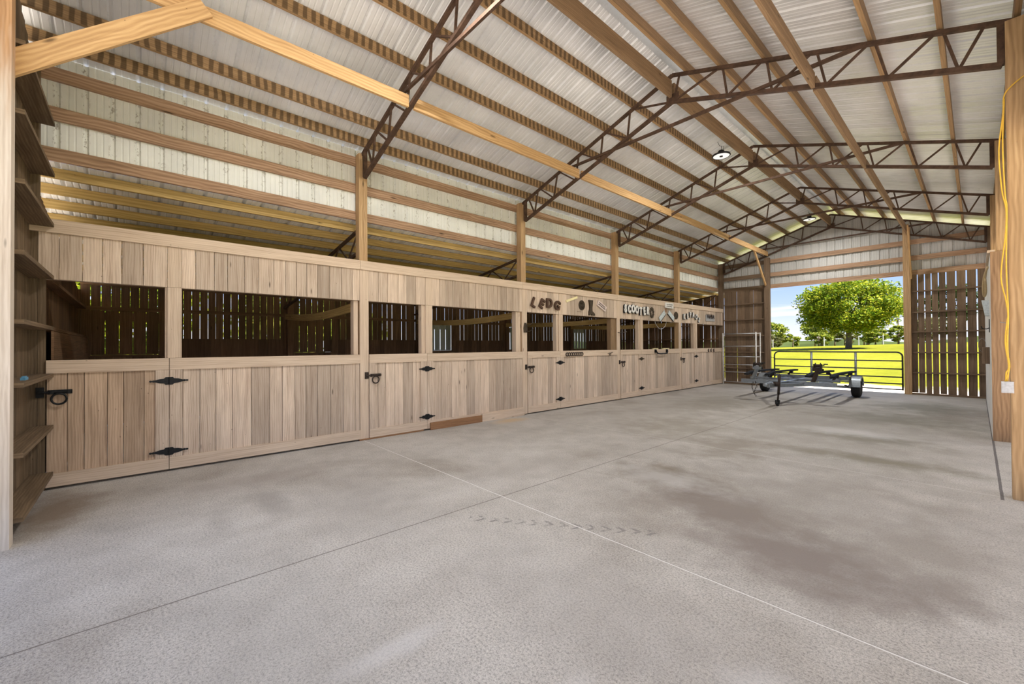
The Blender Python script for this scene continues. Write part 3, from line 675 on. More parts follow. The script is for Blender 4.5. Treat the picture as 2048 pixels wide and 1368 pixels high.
# ================================================================== FRONT END WALL (left edge)
b=MB(); x=-6.785; rr=random.Random(9)
while x<-5.12:
    x1=min(x+.15,-5.11); b.box(x,x1,-.86,-.84,0,roofz(x1)-.2,2); x=x1+rr.choice([.006,.012,.009])
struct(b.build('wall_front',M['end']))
for z,w in ((.155,'lowest, just over the floor'),(.665,'second from the floor'),(1.225,'holding the blue clip'),(1.735,'fourth from the floor'),(2.29,'fifth from the floor, at header height'),(2.86,'sixth from the floor'),(3.42,'seventh from the floor'),(3.98,'highest, by the roof')):
    b=Rel((-5.9,-.75,z)); b.box(-6.76 if z<2.8 else -6.78,-5.107,-.8395,-.66,z,z+.038,0); o=b.build('wall_girt',M['end']); o.location=b.base
    tag(o,f'shelf-like girt on the dark left end wall, {w}','girt','girts on the left end wall')
b=Rel((-5.5,-.72,1.264)); b.box(-5.62,-5.48,-.73,-.70,1.2635,1.287); b.box(-5.6,-5.5,-.725,-.705,1.287,1.296); o=b.build('plastic_clip',M['blue']); o.location=b.base; tag(o,'small blue plastic clip lying on the end wall girt','clip')

# ================================================================== BACK SLATTED PANELS
def slat_panel(edges,label,z1,girtz,dark,ycl,nm):
    base=((edges[0][0]+edges[-1][1])/2,YK[5]+.15,0)
    r=empty(nm,base,label,'panel')
    b=Rel(base); rr=random.Random(2)
    for x0,x1 in edges: b.box(x0,x1,YK[5]+.125,YK[5]+.147,.03+rr.uniform(0,.03),z1,2)
    b.build('plank_panel',dark,r)
    for z in girtz:
        b=Rel(base); b.box(edges[0][0]+.01,edges[-1][1]-.01,YK[5]+.03,YK[5]+.1245,z-.02,z+.018,0); b.build('cross_rail',dark,r)
    return r
gx=[(-1.336,.012),(-1.186,.017),(-1.033,.022),(-.892,.022),(-.742,.024),(-.587,.026),(-.39,.027),(-.187,.027),(.012,.027)]
ed=[]; px=-1.324+.0
for g,w in gx:
    if g<-1.33: px=g+w/2; continue
    ed.append((px,g-w/2)); px=g+w/2
ed.append((px,.21)); 
slat_panel(ed,'slatted plank panel with bright vertical gaps, right of the back doorway',3.609,(.66,1.265,1.885,2.475,3.10),M['dark'],0,'plank_screen')
gx=[-6.445,-6.28,-6.127,-5.98,-5.823,-5.689,-5.536,-5.384]; wv=[.006,.012,.005,.004,.005,.009,.005,.006]
ed=[]; px=-6.745
for g,w in zip(gx,wv): ed.append((px,g-w/2)); px=g+w/2
ed.append((px,-5.275))
slat_panel(ed,'weathered plank panel behind the pipe frame, left of the back doorway',3.609,(.62,1.24,1.87,2.49,3.09),M['dark'],0,'plank_screen')
b=Rel((-1,17.4,0)); b.box(-1.32,.21,17.40,17.53,.001,.05,0); o=b.build('sill_board',M['dark']); o.location=b.base; tag(o,'dark sill board on the floor under the right slatted panel','board')
b=Rel((-6,17.4,0)); b.box(-6.75,-5.275,17.40,17.53,.001,.06,0); o=b.build('sill_board',M['dark']); o.location=b.base; tag(o,'dark sill board on the floor under the left plank panel','board')

# ================================================================== GATE
g=empty('pipe_gate',(-3.25,17.47,0),'dark pipe gate closing the back doorway','gate')
def G(name,fill,mat=M['gate'],par=g):
    b=Rel((-3.25,17.47,0)); fill(b); return b.build(name,mat,par,smooth=True)
ar=[(-4.99,.10),(-4.99,1.13)]+[(-4.99+.14-.14*math.cos(t),1.13+.14*math.sin(t)) for t in [i*math.pi/2/6 for i in range(1,7)]]
al=[(-1.535,.10),(-1.535,1.13)]+[(-1.535-.14+.14*math.cos(t),1.13+.14*math.sin(t)) for t in [i*math.pi/2/6 for i in range(1,7)]]
path=[(x+(.0),17.47,z) for x,z in ar]+[(x,17.47,z) for x,z in al[::-1]]
G('frame',lambda b:b.tube(path,.023,10))
for z in (1.0,.75,.50,.295,.12): G('rail',lambda b:b.tube([(-4.98,17.47,z),(-1.545,17.47,z)],.019,8))
for x in (-3.86,-2.66): G('brace',lambda b:b.box(x-.03,x+.03,17.455,17.485,.12,1.26,2),M['galv'])
G('latch_chain',lambda b:b.tube([(-4.99,17.45,1.02),(-5.03,17.43,1.06),(-5.08,17.42,1.04),(-5.085,17.43,1.1)],.009,6))

# ================================================================== PIPE PANEL (left of doorway)
pp=empty('corral_frame',(-6.1,17.2,0),'tall pale pipe panel leaning by the back wall, left of the doorway','panel')
def PP(name,fill,mat=M['white']):
    b=Rel((-6.1,17.2,0)); fill(b); return b.build(name,mat,pp,smooth=True)
PP('upright',lambda b:b.tube([(-6.70,17.22,.0),(-6.70,17.22,1.98)],.024,10))
PP('upright',lambda b:b.tube([(-5.50,17.15,.0),(-5.50,17.15,2.0)],.024,10))
PP('upright',lambda b:b.tube([(-5.41,17.32,.0),(-5.41,17.32,1.98)],.018,10))
for z in (1.95,1.47,1.075,.765,.48,.10):
    PP('rail',lambda b:b.tube([(-6.70,17.22,z),(-5.50,17.15,z)],.016,8),M['alu'])
    PP('rung',lambda b:b.tube([(-5.50,17.15,z),(-5.41,17.32,z)],.014,8))

# ================================================================== TRAILER
tr=empty('boat_trailer',(-3.5,14.6,0),'galvanized double watercraft trailer parked before the back gate','trailer')
def T(name,fill,mat=M['galv'],par=tr,sm=False):
    b=Rel((-3.5,14.6,0)); fill(b); return b.build(name,mat,par,smooth=sm)
T('tongue',lambda b:(b.bar((-3.42,11.55,.52),(-3.45,16.0,.47),.10,.10),b.box(-3.47,-3.37,11.42,11.62,.50,.60)))
T('coupler',lambda b:(b.bar((-3.42,11.60,.54),(-3.42,11.28,.55),.075,.06),b.lathe([(0,-.02),(.05,-.02),(.055,.03),(.02,.055),(0,.055)],(-3.42,11.27,.55),'z',14)),M['galv'])
T('front_crossbar',lambda b:b.box(-4.55,-2.35,12.95,13.05,.455,.555))
T('rear_crossbar',lambda b:b.box(-4.5,-2.45,16.0,16.1,.42,.50))
for s in (-1,1):
    T('frame_arm',lambda b:b.bar((-3.45+s*.06,12.2,.49),(-3.45+s*.62,13.5,.47),.08,.09))
    T('side_rail',lambda b:b.bar((-3.45+s*.62,13.4,.47),(-3.45+s*.62,16.1,.45),.07,.09))
T('axle',lambda b:b.box(-4.55,-2.42,15.36,15.43,.245,.315))
for s,x in ((-1,-4.68),(1,-2.33)):
    w=T('wheel',lambda b:b.lathe([(.145,-.095),(.20,-.105),(.235,-.095),(.262,-.07),(.268,-.03),(.268,.03),(.262,.07),(.235,.095),(.20,.105),(.145,.095)],(x,15.40,.268),'x',36),M['rubber'],tr,True)
    T('rim',lambda b:(b.lathe([(.145,-.09),(.13,-.07),(.05,-.05),(.04,-.05)],(x,15.40,.268),'x',28),b.lathe([(.145,.09),(.132,.06),(.06,.05),(.045,.085),(.0,.09)],(x,15.40,.268),'x',28)),M['white'],w,True)
    def fend(b):
        pts=[]
        for i in range(15):
            t=math.radians(8+i*164/14); pts.append((x,15.40+.335*math.cos(t),.268+.335*math.sin(t)))
        b.curvebar(pts,.23,.006,(1,0,0)) if False else None
        prev=None; n=len(pts)
        for i in range(n-1):
            (a,y0,z0),(c,y1,z1)=pts[i],pts[i+1]
            for dx in (0,):
                b.quad([(x-.125,y0,z0),(x+.125,y0,z0),(x+.125,y1,z1),(x-.125,y1,z1)])
            for xx_ in (x-.125,x+.125):
                cy,cz=15.40,.268; k=.80
                b.quad([(xx_,y0,z0),(xx_,y1,z1),(xx_,cy+(y1-cy)*.86,cz+(z1-cz)*.86),(xx_,cy+(y0-cy)*.86,cz+(z0-cz)*.86)])
    fo=T('fender',fend,M['galv'],tr)
    md=fo.modifiers.new('s','SOLIDIFY'); md.thickness=.004
    T('leaf_spring',lambda b:b.curvebar([(x-s*.19,15.0+.1*i,.36-.06*math.sin(math.pi*i/8)) for i in range(9)],.05,.03),M['iron'])
    T('fender_bracket',lambda b:(b.box(min(x-s*.12,x-s*.26),max(x-s*.12,x-s*.26),15.30,15.34,.42,.46),b.box(x+s*.10,x+s*.14,15.52,15.56,.34,.44)),M['galv'])
for cx in (-4.28,-2.78):
    for s in (-1,1):
        bx=cx+s*.27
        T('bunk',lambda b:b.curvebar([(bx,13.35,.67),(bx,13.8,.72),(bx,15.0,.715),(bx,16.25,.69)],.11,.05),M['carpet'])
        for yy in (13.9,15.7):
            T('bunk_bracket',lambda b:(b.bar((bx-s*.12,yy,.50),(bx,yy,.69),.05,.06,(0,1,0)),b.box(bx-.04,bx+.04,yy-.05,yy+.05,.62,.69)),M['iron'])
for yy in (13.9,15.7): T('bunk_crossbar',lambda b:b.box(-4.62,-2.44,yy-.035,yy+.035,.505,.565),M['galv'])
for x in (-4.20,-2.78):
    wp=T('winch_post',lambda b:(b.bar((x-.06,12.98,.55),(x+.02,13.16,.90),.07,.07),b.box(x-.09,x+.09,13.08,13.24,.83,.93)),M['galv'] if x<-4 else M['iron'])
    T('winch',lambda b:(b.lathe([(.07,-.06),(.07,-.05),(.035,-.05),(.035,.05),(.07,.05),(.07,.06)],(x+.02,13.12,.98),'x',16),b.box(x-.07,x-.055,13.05,13.2,.9,1.02),b.box(x+.085,x+.10,13.05,13.2,.9,1.02)),M['iron'],wp)
    T('crank_handle',lambda b:(b.tube([(x+.09,13.12,.98),(x+.15,13.12,.98),(x+.16,13.02,1.02)],.010,8),b.tube([(x+.16,13.02,1.02),(x+.25,13.02,1.02)],.016,8)),M['black'],wp)
    T('bow_roller',lambda b:b.lathe([(0,-.08),(.03,-.08),(.025,0),(.03,.08),(0,.08)],(x+.03,13.27,.86),'x',12),M['rubber'],wp)
jk=T('tongue_jack',lambda b:(b.tube([(-3.27,11.82,.78),(-3.31,11.86,.30)],.030,12),b.tube([(-3.31,11.86,.32),(-3.335,11.88,.12)],.022,12),b.box(-3.40,-3.27,11.78,11.88,.50,.60)),M['iron'],tr,True)
T('jack_wheel',lambda b:(b.lathe([(.0,-.03),(.05,-.03),(.06,-.02),(.06,.02),(.05,.03),(0,.03)],(-3.34,11.885,.061),'x',18),b.box(-3.385,-3.375,11.85,11.92,.05,.15),b.box(-3.305,-3.295,11.85,11.92,.05,.15),b.box(-3.385,-3.295,11.85,11.92,.13,.15)),M['black'],jk)
T('jack_crank',lambda b:b.tube([(-3.27,11.82,.78),(-3.27,11.82,.81),(-3.36,11.80,.81),(-3.36,11.80,.85)],.009,8),M['iron'],jk)
def chain(b,p,n,dx,seed):
    r2=random.Random(seed); x,y,z=p
    for i in range(n):
        c=Vector((x+dx*math.sin(i*.7)+r2.uniform(-.008,.008),y+r2.uniform(-.01,.01),z-.042*i))
        ring=[]
        for t in range(10):
            a=2*math.pi*t/10; u=.028*math.cos(a); v=.014*math.sin(a)
            ring.append(c+Vector((v,0,u)) if i%2 else c+Vector((0,v,u)))
        b.tube(ring,.0045,6,True)
T('safety_chain',lambda b:chain(b,(-4.17,12.93,.48),10,.03,1),M['iron'])
T('safety_chain',lambda b:chain(b,(-4.24,12.92,.46),7,-.02,2),M['iron'])

# ================================================================== HANGING LAMPS
def lamp(x,y,z,label,first=None):
    if first: 
        r=copy_tree(first); r.location=(x,y,z); r['label']=label; return r
    r=empty('hanging_lamp',(x,y,z),label,'lamp','round hanging lamps')
    part('housing',lambda b:b.lathe([(0,.10),(.055,.10),(.06,.05),(.10,.035),(.165,.02),(.172,0),(.165,-.012),(.150,-.012),(.150,.002)],(0,0,0),'z',36),r,M['lampbody'])
    part('reflector',lambda b:b.lathe([(.149,-.008),(.10,-.004),(.036,-.002),(0,-.002)],(0,0,0),'z',36),r,M['lens'])
    part('driver',lambda b:b.lathe([(0,-.018),(.03,-.018),(.034,-.003)],(0,0,0),'z',20),r,M['lampbody'])
    part('hook',lambda b:b.tube([(0,0,.10),(0,0,.135),(.012,0,.15),(.012,0,.165),(0,0,.175),(0,0,.20)],.005,8),r,M['lampbody'])
    part('cable',lambda b:b.tube([(.03,.0,.09),(.06,-.03,.16),(.02,-.13,.15),(.02,-.22,.20)],.004,6),r,M['lampbody'])
    return r
L1=lamp(-3.40,8.75,5.33,'round black hanging lamp below the ridge board, nearer one')
L2=lamp(-3.40,15.35,5.36,'round hanging lamp below the ridge board by the far truss',L1)
L3=lamp(-3.40,2.15,5.35,'unseen round hanging lamp added near the front for extra light',L1)  # lamp out of view, added to brighten the interior
def disk(p,power,size=.29):
    l=bpy.data.lights.new('lamp_light','AREA'); l.shape='DISK'; l.size=size; l.energy=power; l.color=(1,.98,.95)
    o=bpy.data.objects.new('lamp_light',l); COL.objects.link(o); o.location=(0,0,-.022); o.parent=p
    return o
LP=38
for r in (L1,L2,L3): disk(r,LP)

# ================================================================== CORD, BOX, SHORT WALL ON THE RIGHT
yy=YK[2]-.012
b=Rel((.22,yy,1)); 
ptsA=[(.34,yy-.01,4.12),(.26,yy-.01,4.06),(.205,yy,3.98),(.196,yy,3.8),(.165,yy,3.45),(.18,yy,3.05),(.205,yy,2.85),(.198,yy,2.6),(.165,yy,2.2),(.195,yy,1.95),(.205,yy,1.8),(.20,yy,1.5),(.205,yy,1.3),(.195,yy,1.16)]
ptsB=[(.205,yy,3.95),(.19,yy,3.5),(.20,yy,3.0),(.21,yy,2.85),(.20,yy,2.3),(.208,yy,1.8),(.195,yy,1.5),(.21,yy,1.3),(.18,yy,1.155)]
ptsC=[(.205,yy,1.8),(.185,yy,1.55),(.205,yy,1.31),(.188,yy,1.24),(.185,yy,1.155)]
def smoothp(P,n=5):
    out=[]; Pv=[Vector(p) for p in P]
    for i in range(len(Pv)-1):
        p0=Pv[max(i-1,0)];p1=Pv[i];p2=Pv[i+1];p3=Pv[min(i+2,len(Pv)-1)]
        for t in range(n):
            t/=n; out.append(.5*((2*p1)+(-p0+p2)*t+(2*p0-5*p1+4*p2-p3)*t*t+(-p0+3*p1-3*p2+p3)*t*t*t))
    out.append(Pv[-1]); return out
for P_ in (ptsA,ptsB,ptsC): b.tube(smoothp(P_),.006,6)
o=b.build('extension_cord',M['yellow'],smooth=True); o.location=b.base; tag(o,'yellow extension cord tied down the right foreground post','cord')
b=Rel((.2,YK[2]-.03,1.05)); b.box(.155,.235,YK[2]-.06,YK[2]-.002,1.045,1.155); b.box(.163,.227,YK[2]-.063,YK[2]-.06,1.052,1.148)
for z in (1.075,1.122): b.lathe([(.016,0),(.016,.002),(0,.002)],(.195,YK[2]-.0655,z),'y',14)
o=b.build('outlet_box',M['alu']); o.location=b.base; tag(o,'grey metal outlet box on the right foreground post, under the cord','box')
# wide end board and white wall behind it
post('end_board',.150,.345,10.02,10.055,0,2.97,M['endb'],'wide brown board standing at the end of the right white wall','board')
b=MB(); b.box(.150,.19,10.056,17.35,0,2.96,1); struct(b.build('wall_right',M['whitewall']))
b=Rel((.15,13,2.96)); b.box(.12,.20,10.03,17.3,2.961,3.0,1); o=b.build('top_trim',M['stallrail']); o.location=b.base; tag(o,'pale trim board along the top of the right white wall','trim')
b=Rel((.25,10.0,2.0)); b.tube([(.345,10.015,1.83),(.24,10.0,1.86)],.004,8); o=b.build('long_nail',M['galv']); o.location=b.base; tag(o,'long nail sticking out of the wide end board','nail')
# things hung on the white wall
b=Rel((.1,11.4,2.2))
b.prism([(0,0),(.34,.04),(.30,.30),(.05,.26)],lambda a,c,h:(.149-h*(1.0),11.2+a,2.02+c),.015)
b.hexa([(.10,11.2,2.02),(.15,11.2,2.02),(.10,11.5,2.02),(.15,11.5,2.02),(.06,11.25,2.30),(.15,11.25,2.30),(.06,11.45,2.30),(.15,11.45,2.30)],(.05,.3,.28),2)
o=b.build('tin_scoop',M['tin']); o.location=b.base; tag(o,'grey tin scoop hanging high on the right white wall','scoop')
b=Rel((.1,11.6,2.6)); b.tube(smoothp([(.14,11.2,2.88),(.10,11.5,2.75),(.085,11.8,2.55),(.10,12.0,2.42),(.12,11.8,2.5),(.11,11.5,2.7)]),.016,8); o=b.build('rope',M['rope'],smooth=True); o.location=b.base; tag(o,'beige rope hanging from the top of the right white wall','rope')
b=Rel((.1,11.0,1.75)); b.tube([(.15,11.0,1.80),(.11,11.0,1.78),(.06,11.0,1.79),(.05,11.0,1.83)],.008,8); b.box(.139,.1495,10.97,11.03,1.72,1.95); o=b.build('wall_hook',M['black']); o.location=b.base; tag(o,'black hook on the right white wall','hook')
b=Rel((.1,11.6,1.5)); b.tube([(.10+.06*math.cos(t*.4189)*.8-.04,11.6,1.50+.12*math.sin(t*.4189)) for t in range(15)],.003,6,True); o=b.build('wire_loop',M['galv']); o.location=b.base; tag(o,'thin wire loop hanging at the right white wall','wire')
b=Rel((.1,11.6,1.1)); b.box(.06,.149,11.4,11.8,1.16,1.46,2); b.box(.05,.06,11.55,11.65,1.2,1.3); o=b.build('wooden_box',M['dark']); o.location=b.base; tag(o,'small wooden box with a metal catch low on the right white wall','box')

# ================================================================== SIGNS AND LETTERS ON THE STALL HEADERS
def text_mesh(ch,size,ext,bevel=0.0,shear=0.0):
    cu=bpy.data.curves.new('t','FONT'); cu.body=ch; cu.size=size; cu.extrude=ext; cu.bevel_depth=bevel; cu.align_x='CENTER'; cu.align_y='CENTER'; cu.shear=shear
    to=bpy.data.objects.new('t',cu); COL.objects.link(to)
    dg=bpy.context.evaluated_depsgraph_get(); me=bpy.data.meshes.new_from_object(to.evaluated_get(dg))
    bpy.data.objects.remove(to); bpy.data.curves.remove(cu); return me
def letter(ch,y,z,size,rot,mat,label,group,x=XS+.034,ext=.014,name='wooden_letter',sx=1.0,bev=.004,back=None):
    me=text_mesh(ch,size,ext,bev); me.materials.clear(); me.materials.append(mat); me.name=name
    # local text plane xy -> world: text x runs along +Y, text y runs along +Z, normal towards +X
    mt=Matrix(((0,0,1,0),(1,0,0,0),(0,1,0,0),(0,0,0,1)))
    me.transform(Matrix.Scale(sx,4,Vector((1,0,0)))); me.transform(Matrix.Rotation(rot,4,'Z')); me.transform(mt)
    o=bpy.data.objects.new(name,me); COL.objects.link(o); o.location=(x,y,z)
    if label: tag(o,label,'letter',group)
    if back:
        me2=me.copy(); me2.materials.clear(); me2.materials.append(back)
        for v in me2.vertices: v.co=Vector((v.co.x*.8-.012,v.co.y*1.07-.012,v.co.z*1.07-.006))
        c=bpy.data.objects.new('backing',me2); COL.objects.link(c); c.parent=o
    return o
for ch,y,z,rot,lab in (('L',6.73,2.51,-.42,'dark carved wooden letter L, first above the third stall door'),('E',6.99,2.50,-.50,'dark carved wooden letter E, tilted between the L and the D'),('D',7.25,2.525,0,'dark carved wooden letter D, upright between the E and the G'),('G',7.53,2.49,-.3,'dark carved wooden letter G, last of the four dark letters')):
    letter(ch,y,z,.295,rot,M['brownletter'],lab,'dark letters over the third stall',bev=.012,sx=.95)
for ch,y,z,rot in (('S',10.42,2.57,.0),('C',10.62,2.57,.0),('O',10.82,2.585,0),('O',11.02,2.57,0),('T',11.22,2.54,-.05),('E',11.43,2.55,.15),('R',11.63,2.57,-.05)):
    od={('S',10.42):'first',('C',10.62):'second',('O',10.82):'first O',('O',11.02):'second O',('T',11.22):'fifth',('E',11.43):'sixth',('R',11.63):'last'}[(ch,y)]
    letter(ch,y,z,.30,rot,M['white'],f'white painted letter {ch} with black shadow, {od} in SCOOTER','white letters spelling SCOOTER',bev=.018,sx=.72,ext=.008,back=M['black'],x=XS+.045)
for ch,y,z,rot,nth in (('K',14.02,2.49,0,'first'),('E',14.27,2.52,0,'second'),('P',14.48,2.58,.1,'third'),('A',14.70,2.58,.1,'fourth'),('O',14.95,2.52,-.35,'fifth'),('S',15.16,2.42,-.3,'last')):
    letter(ch,y,z,.25,rot,M['whitewall'],f'white letter {ch} with black edge, {nth} in the row over the last stall door','white letters over the last stall',bev=.008,sx=.8,ext=.008,back=M['black'],x=XS+.045)
# yellow slat
b=Rel((XS,8.09,2.69)); b.bar((XS+.012,7.88,2.625),(XS+.012,8.31,2.755),.018,.055,(0,0,1)); o=b.build('ruler_slat',M['slat']); o.location=b.base; tag(o,'pale yellow slat nailed at a slant above the third stall','slat')
# round medallion
b=Rel((XS,8.5,2.56)); b.lathe([(0,.012),(.03,.014),(.05,.008),(.118,.010),(.13,.006),(.128,0)],(XS+.001,8.5,2.565),'x',28)
for i in range(12):
    a=2*math.pi*i/12; b.bar((XS+.016,8.5+.035*math.cos(a),2.565+.035*math.sin(a)),(XS+.016,8.5+.105*math.cos(a),2.565+.105*math.sin(a)),.010,.014,(1,0,0))
o=b.build('round_medallion',M['bronze']); o.location=b.base; tag(o,'round dark medallion with spokes beside the boot ornament','ornament')
# boot ornament
b=Rel((XS,8.85,2.5)); 
b.prism([(-.085,.20),(.085,.20),(.08,.12),(.055,.0),(.06,-.09),(.13,-.13),(.17,-.17),(.165,-.20),(.03,-.20),(.015,-.175),(-.04,-.175),(-.05,-.20),(-.09,-.20),(-.085,-.12),(-.05,-.03),(-.06,.10)],lambda a,c,h:(XS+.001+h,8.85+a,2.52+c),.035)
for z in (.16,.11,.05): b.box(XS+.036,XS+.042,8.85-.05,8.85+.05,2.52+z-.008,2.52+z+.008)
o=b.build('boot_ornament',M['bronze']); o.location=b.base; tag(o,'dark boot-shaped wall ornament above the third stall','ornament')
# small painted word under medallion
t=letter('~~~',8.4,2.40,.10,-.05,M['brownletter'],None,None,x=XS+.004,ext=.001,name='painted_mark',bev=0); tag(t,'faint reddish painted scribble under the round medallion','mark')
# plaque with lines of text
pl=empty('plaque',(XS+.02,9.33,2.59),'pale tilted plaque with two lines of words above the third stall','plaque')
b=MB(); b.box(-.018,.012,-.20,.20,-.075,.075,1); b.build('board',M['plaque'],pl)
for z,n in ((.028,'line'),(-.022,'line')):
    b=MB(); r3=random.Random(int(z*1000)); y=-.16
    while y<.14:
        w=r3.uniform(.018,.045); b.box(.012,.0135,y,y+w,z-.016,z+.016); y+=w+.012
    b.build('lettering',M['ink'],pl)
pl.rotation_euler=(-.42,0,0)
# iron wreath / star ornament
b=Rel((XS,11.93,2.54))
for i in range(10):
    a=2*math.pi*i/10+.15; c=Vector((XS+.022,11.93+.085*math.cos(a),2.54+.125*math.sin(a)))
    b.lathe([(0,-.012),(.035,-.01),(.045,.0),(.03,.012),(0,.016)],c,'x',10)
    b.bar((XS+.02,11.93+.06*math.cos(a),2.54+.09*math.sin(a)),(XS+.02,11.93+.14*math.cos(a+.2),2.54+.175*math.sin(a+.2)),.016,.014,(1,0,0))
b.tube([(XS+.02,11.93+.08*math.cos(t*.314),2.54+.12*math.sin(t*.314)) for t in range(20)],.012,8,True)
o=b.build('iron_wreath',M['bronze']); o.location=b.base; tag(o,'dark iron wreath right of the SCOOTER letters','ornament')
# white board sign on the top edge
ws=empty('board_sign',(XS+.045,12.98,2.82),'small whitish board sign on the top edge above the fourth stall','sign')
b=MB(); b.box(-.02,.012,-.26,.26,-.085,.09,1); b.build('board',M['white'],ws)
b=MB(); r3=random.Random(4)
for z in (.03,-.03):
    y=-.2
    while y<.18: w=r3.uniform(.012,.03); b.box(.012,.0135,y,y+w,z-.018,z+.018); y+=w+.018
b.build('lettering',M['ink'],ws)
b=Rel((XS,12.75,2.6)); b.bar((XS+.012,12.83,2.735),(XS+.012,12.83,2.60),.03,.018,(1,0,0)); o=b.build('hanger_strap',M['red']); o.location=b.base; tag(o,'short brown strap hanging under the small white board sign','strap')
# two tilted licence-plate like tins
def tin(y,z,rot,label):
    r=empty('tin_plate',(XS+.02,y,z),label,'plate','tilted tin plates over the fourth stall')
    b=MB(); b.box(-.006,.006,-.21,.21,-.075,.075,1); b.build('plate',M['tin'],r)
    b=MB(); b.box(-.014,.010,-.225,.225,-.095,-.075,1); b.build('ledge',M['ink'],r)
    r.rotation_euler=(rot,0,0)
tin(12.56,2.47,.62,'pale blue tin plate tilted up to the right above the fourth stall')
tin(13.15,2.50,-.55,'pale tin plate tilted down to the right beside the round dial')
b=Rel((XS,13.5,2.52)); b.lathe([(0,.02),(.03,.02),(.04,.012),(.10,.012),(.105,.02),(.125,.02),(.13,0)],(XS+.006,13.5,2.52),'x',28)
for i in range(8):
    a=2*math.pi*i/8; b.bar((XS+.016,13.5+.04*math.cos(a),2.52+.04*math.sin(a)),(XS+.016,13.5+.10*math.cos(a),2.52+.10*math.sin(a)),.010,.016,(1,0,0))
o=b.build('round_dial',M['bronze']); o.location=b.base; tag(o,'round dark dial ornament at the far end over the fourth stall','ornament')
# grey name plaque over the last stall
gp_=empty('name_plaque',(XS+.02,16.17,2.55),'grey name plaque with dark script over the last stall','plaque')
b=MB(); b.box(-.012,.008,-.38,.38,-.13,.10,1); b.build('board',M['greyplaque'],gp_)
me=text_mesh('VANNA',.24,.006); me.materials.clear(); me.materials.append(M['ink'])
me.transform(Matrix.Scale(.8,4,Vector((1,0,0)))); me.transform(Matrix(((0,0,1,0),(1,0,0,0),(0,1,0,0),(0,0,0,1)))); o=bpy.data.objects.new('lettering',me); COL.objects.link(o); o.parent=gp_; o.location=(.014,0,.04)
# things on the ledge rails
b=Rel((XS,8.17,1.32))
for i in range(8): b.tube([(XS+.036,7.88+.082*i+.044*math.cos(t*2*math.pi/14),1.32+.04*math.sin(t*2*math.pi/14)) for t in range(14)],.011,8,True)
o=b.build('ring_ornament',M['iron'],smooth=True); o.location=b.base; tag(o,'row of dark linked iron rings on the rail of the third stall','ornament')
b=Rel((XS,9.68,1.31)); b.tube(smoothp([(XS+.024,9.58,1.31),(XS+.05,9.63,1.325),(XS+.05,9.7,1.325),(XS+.03,9.79,1.345)]),.008,8); b.tube([(XS+.04,9.67+.03*math.cos(t*.6283),1.285+.025*math.sin(t*.6283)) for t in range(10)],.006,6,True)
o=b.build('bit_hook',M['iron'],smooth=True); o.location=b.base; tag(o,'small iron bit hook at the right end of the third stall rail','hook')
b=Rel((XS,12.45,1.33)); b.tube(smoothp([(XS+.05,12.10,1.38),(XS+.07,12.12,1.31),(XS+.08,12.2,1.27),(XS+.08,12.45,1.26),(XS+.08,12.7,1.27),(XS+.07,12.79,1.31),(XS+.05,12.81,1.38)]),.022,10)
for y in (12.1,12.81): b.box(XS+.0225,XS+.05,y-.04,y+.04,1.30,1.40)
o=b.build('grab_bar',M['black'],smooth=False); o.location=b.base; tag(o,'black iron bar handle on the rail of the fourth stall','handle')
for y0,y1,lab in ((12.0,12.3,'pale wood block on the fourth stall rail, left of the pair'),(12.62,13.0,'pale wood block on the fourth stall rail, right of the pair')):
    b=Rel((XS,(y0+y1)/2,1.408)); b.box(-6.80,XS+.02,y0,y1,1.4085,1.43,1); o=b.build('wood_block',M['slat']); o.location=b.base; tag(o,lab,'block')
for i,(y,lab) in enumerate(((15.98,'left'),(16.2,'middle'),(16.45,'right'))):
    b=Rel((XS,y,1.31)); b.prism([(-.05,-.06),(.03,-.06),(.05,-.01),(.01,.0),(.05,.06),(.0,.075),(-.02,.02),(-.055,.05),(-.06,.0)],lambda a,c,h:(XS+.0225+h,y+a,1.32+c),.012); o=b.build('horse_figure',M['ink']); o.location=b.base; tag(o,f'small dark cut-out figure on the last stall rail, {lab} of three','figure','cut-out figures')
# wire arc hanging in the fourth stall opening
b=Rel((-6.80,12.55,2.2)); b.tube(smoothp([(-6.80,12.2,2.29),(-6.80,12.25,2.20),(-6.80,12.45,2.07),(-6.80,12.65,2.06),(-6.80,12.85,2.16),(-6.80,12.92,2.29)],6),.007,6); o=b.build('hanging_wire',M['alu'],smooth=True); o.location=b.base; tag(o,'pale wire loop hanging in the fourth stall opening','wire')
# bridle hook on the third post trim
b=Rel((XS,6.50,2.0)); b.prism([(-.05,-.10),(.05,-.10),(.06,.0),(.03,.12),(-.03,.12),(-.06,.0)],lambda a,c,h:(XS+.0045+h,6.49+a,1.93+c),.012)
b.tube(smoothp([(XS+.015,6.50,1.98),(XS+.07,6.55,2.0),(XS+.10,6.66,2.06)]),.008,8); b.tube(smoothp([(XS+.015,6.50,1.86),(XS+.07,6.56,1.86),(XS+.10,6.66,1.92)]),.008,8)
o=b.build('bridle_hook',M['bronze']); o.location=b.base; tag(o,'double bridle hook on the upright between second and third stall','hook')
b=Rel((XS,10.1,1.9)); b.tube(smoothp([(XS+.004,10.10,1.90),(XS+.05,10.12,1.885),(XS+.10,10.25,1.90),(XS+.10,10.40,1.92)]),[.012]*15+[.008],8); o=b.build('bridle_hook',M['bronze']); o.location=b.base; tag(o,'single iron hook on the upright between third and fourth stall','hook')

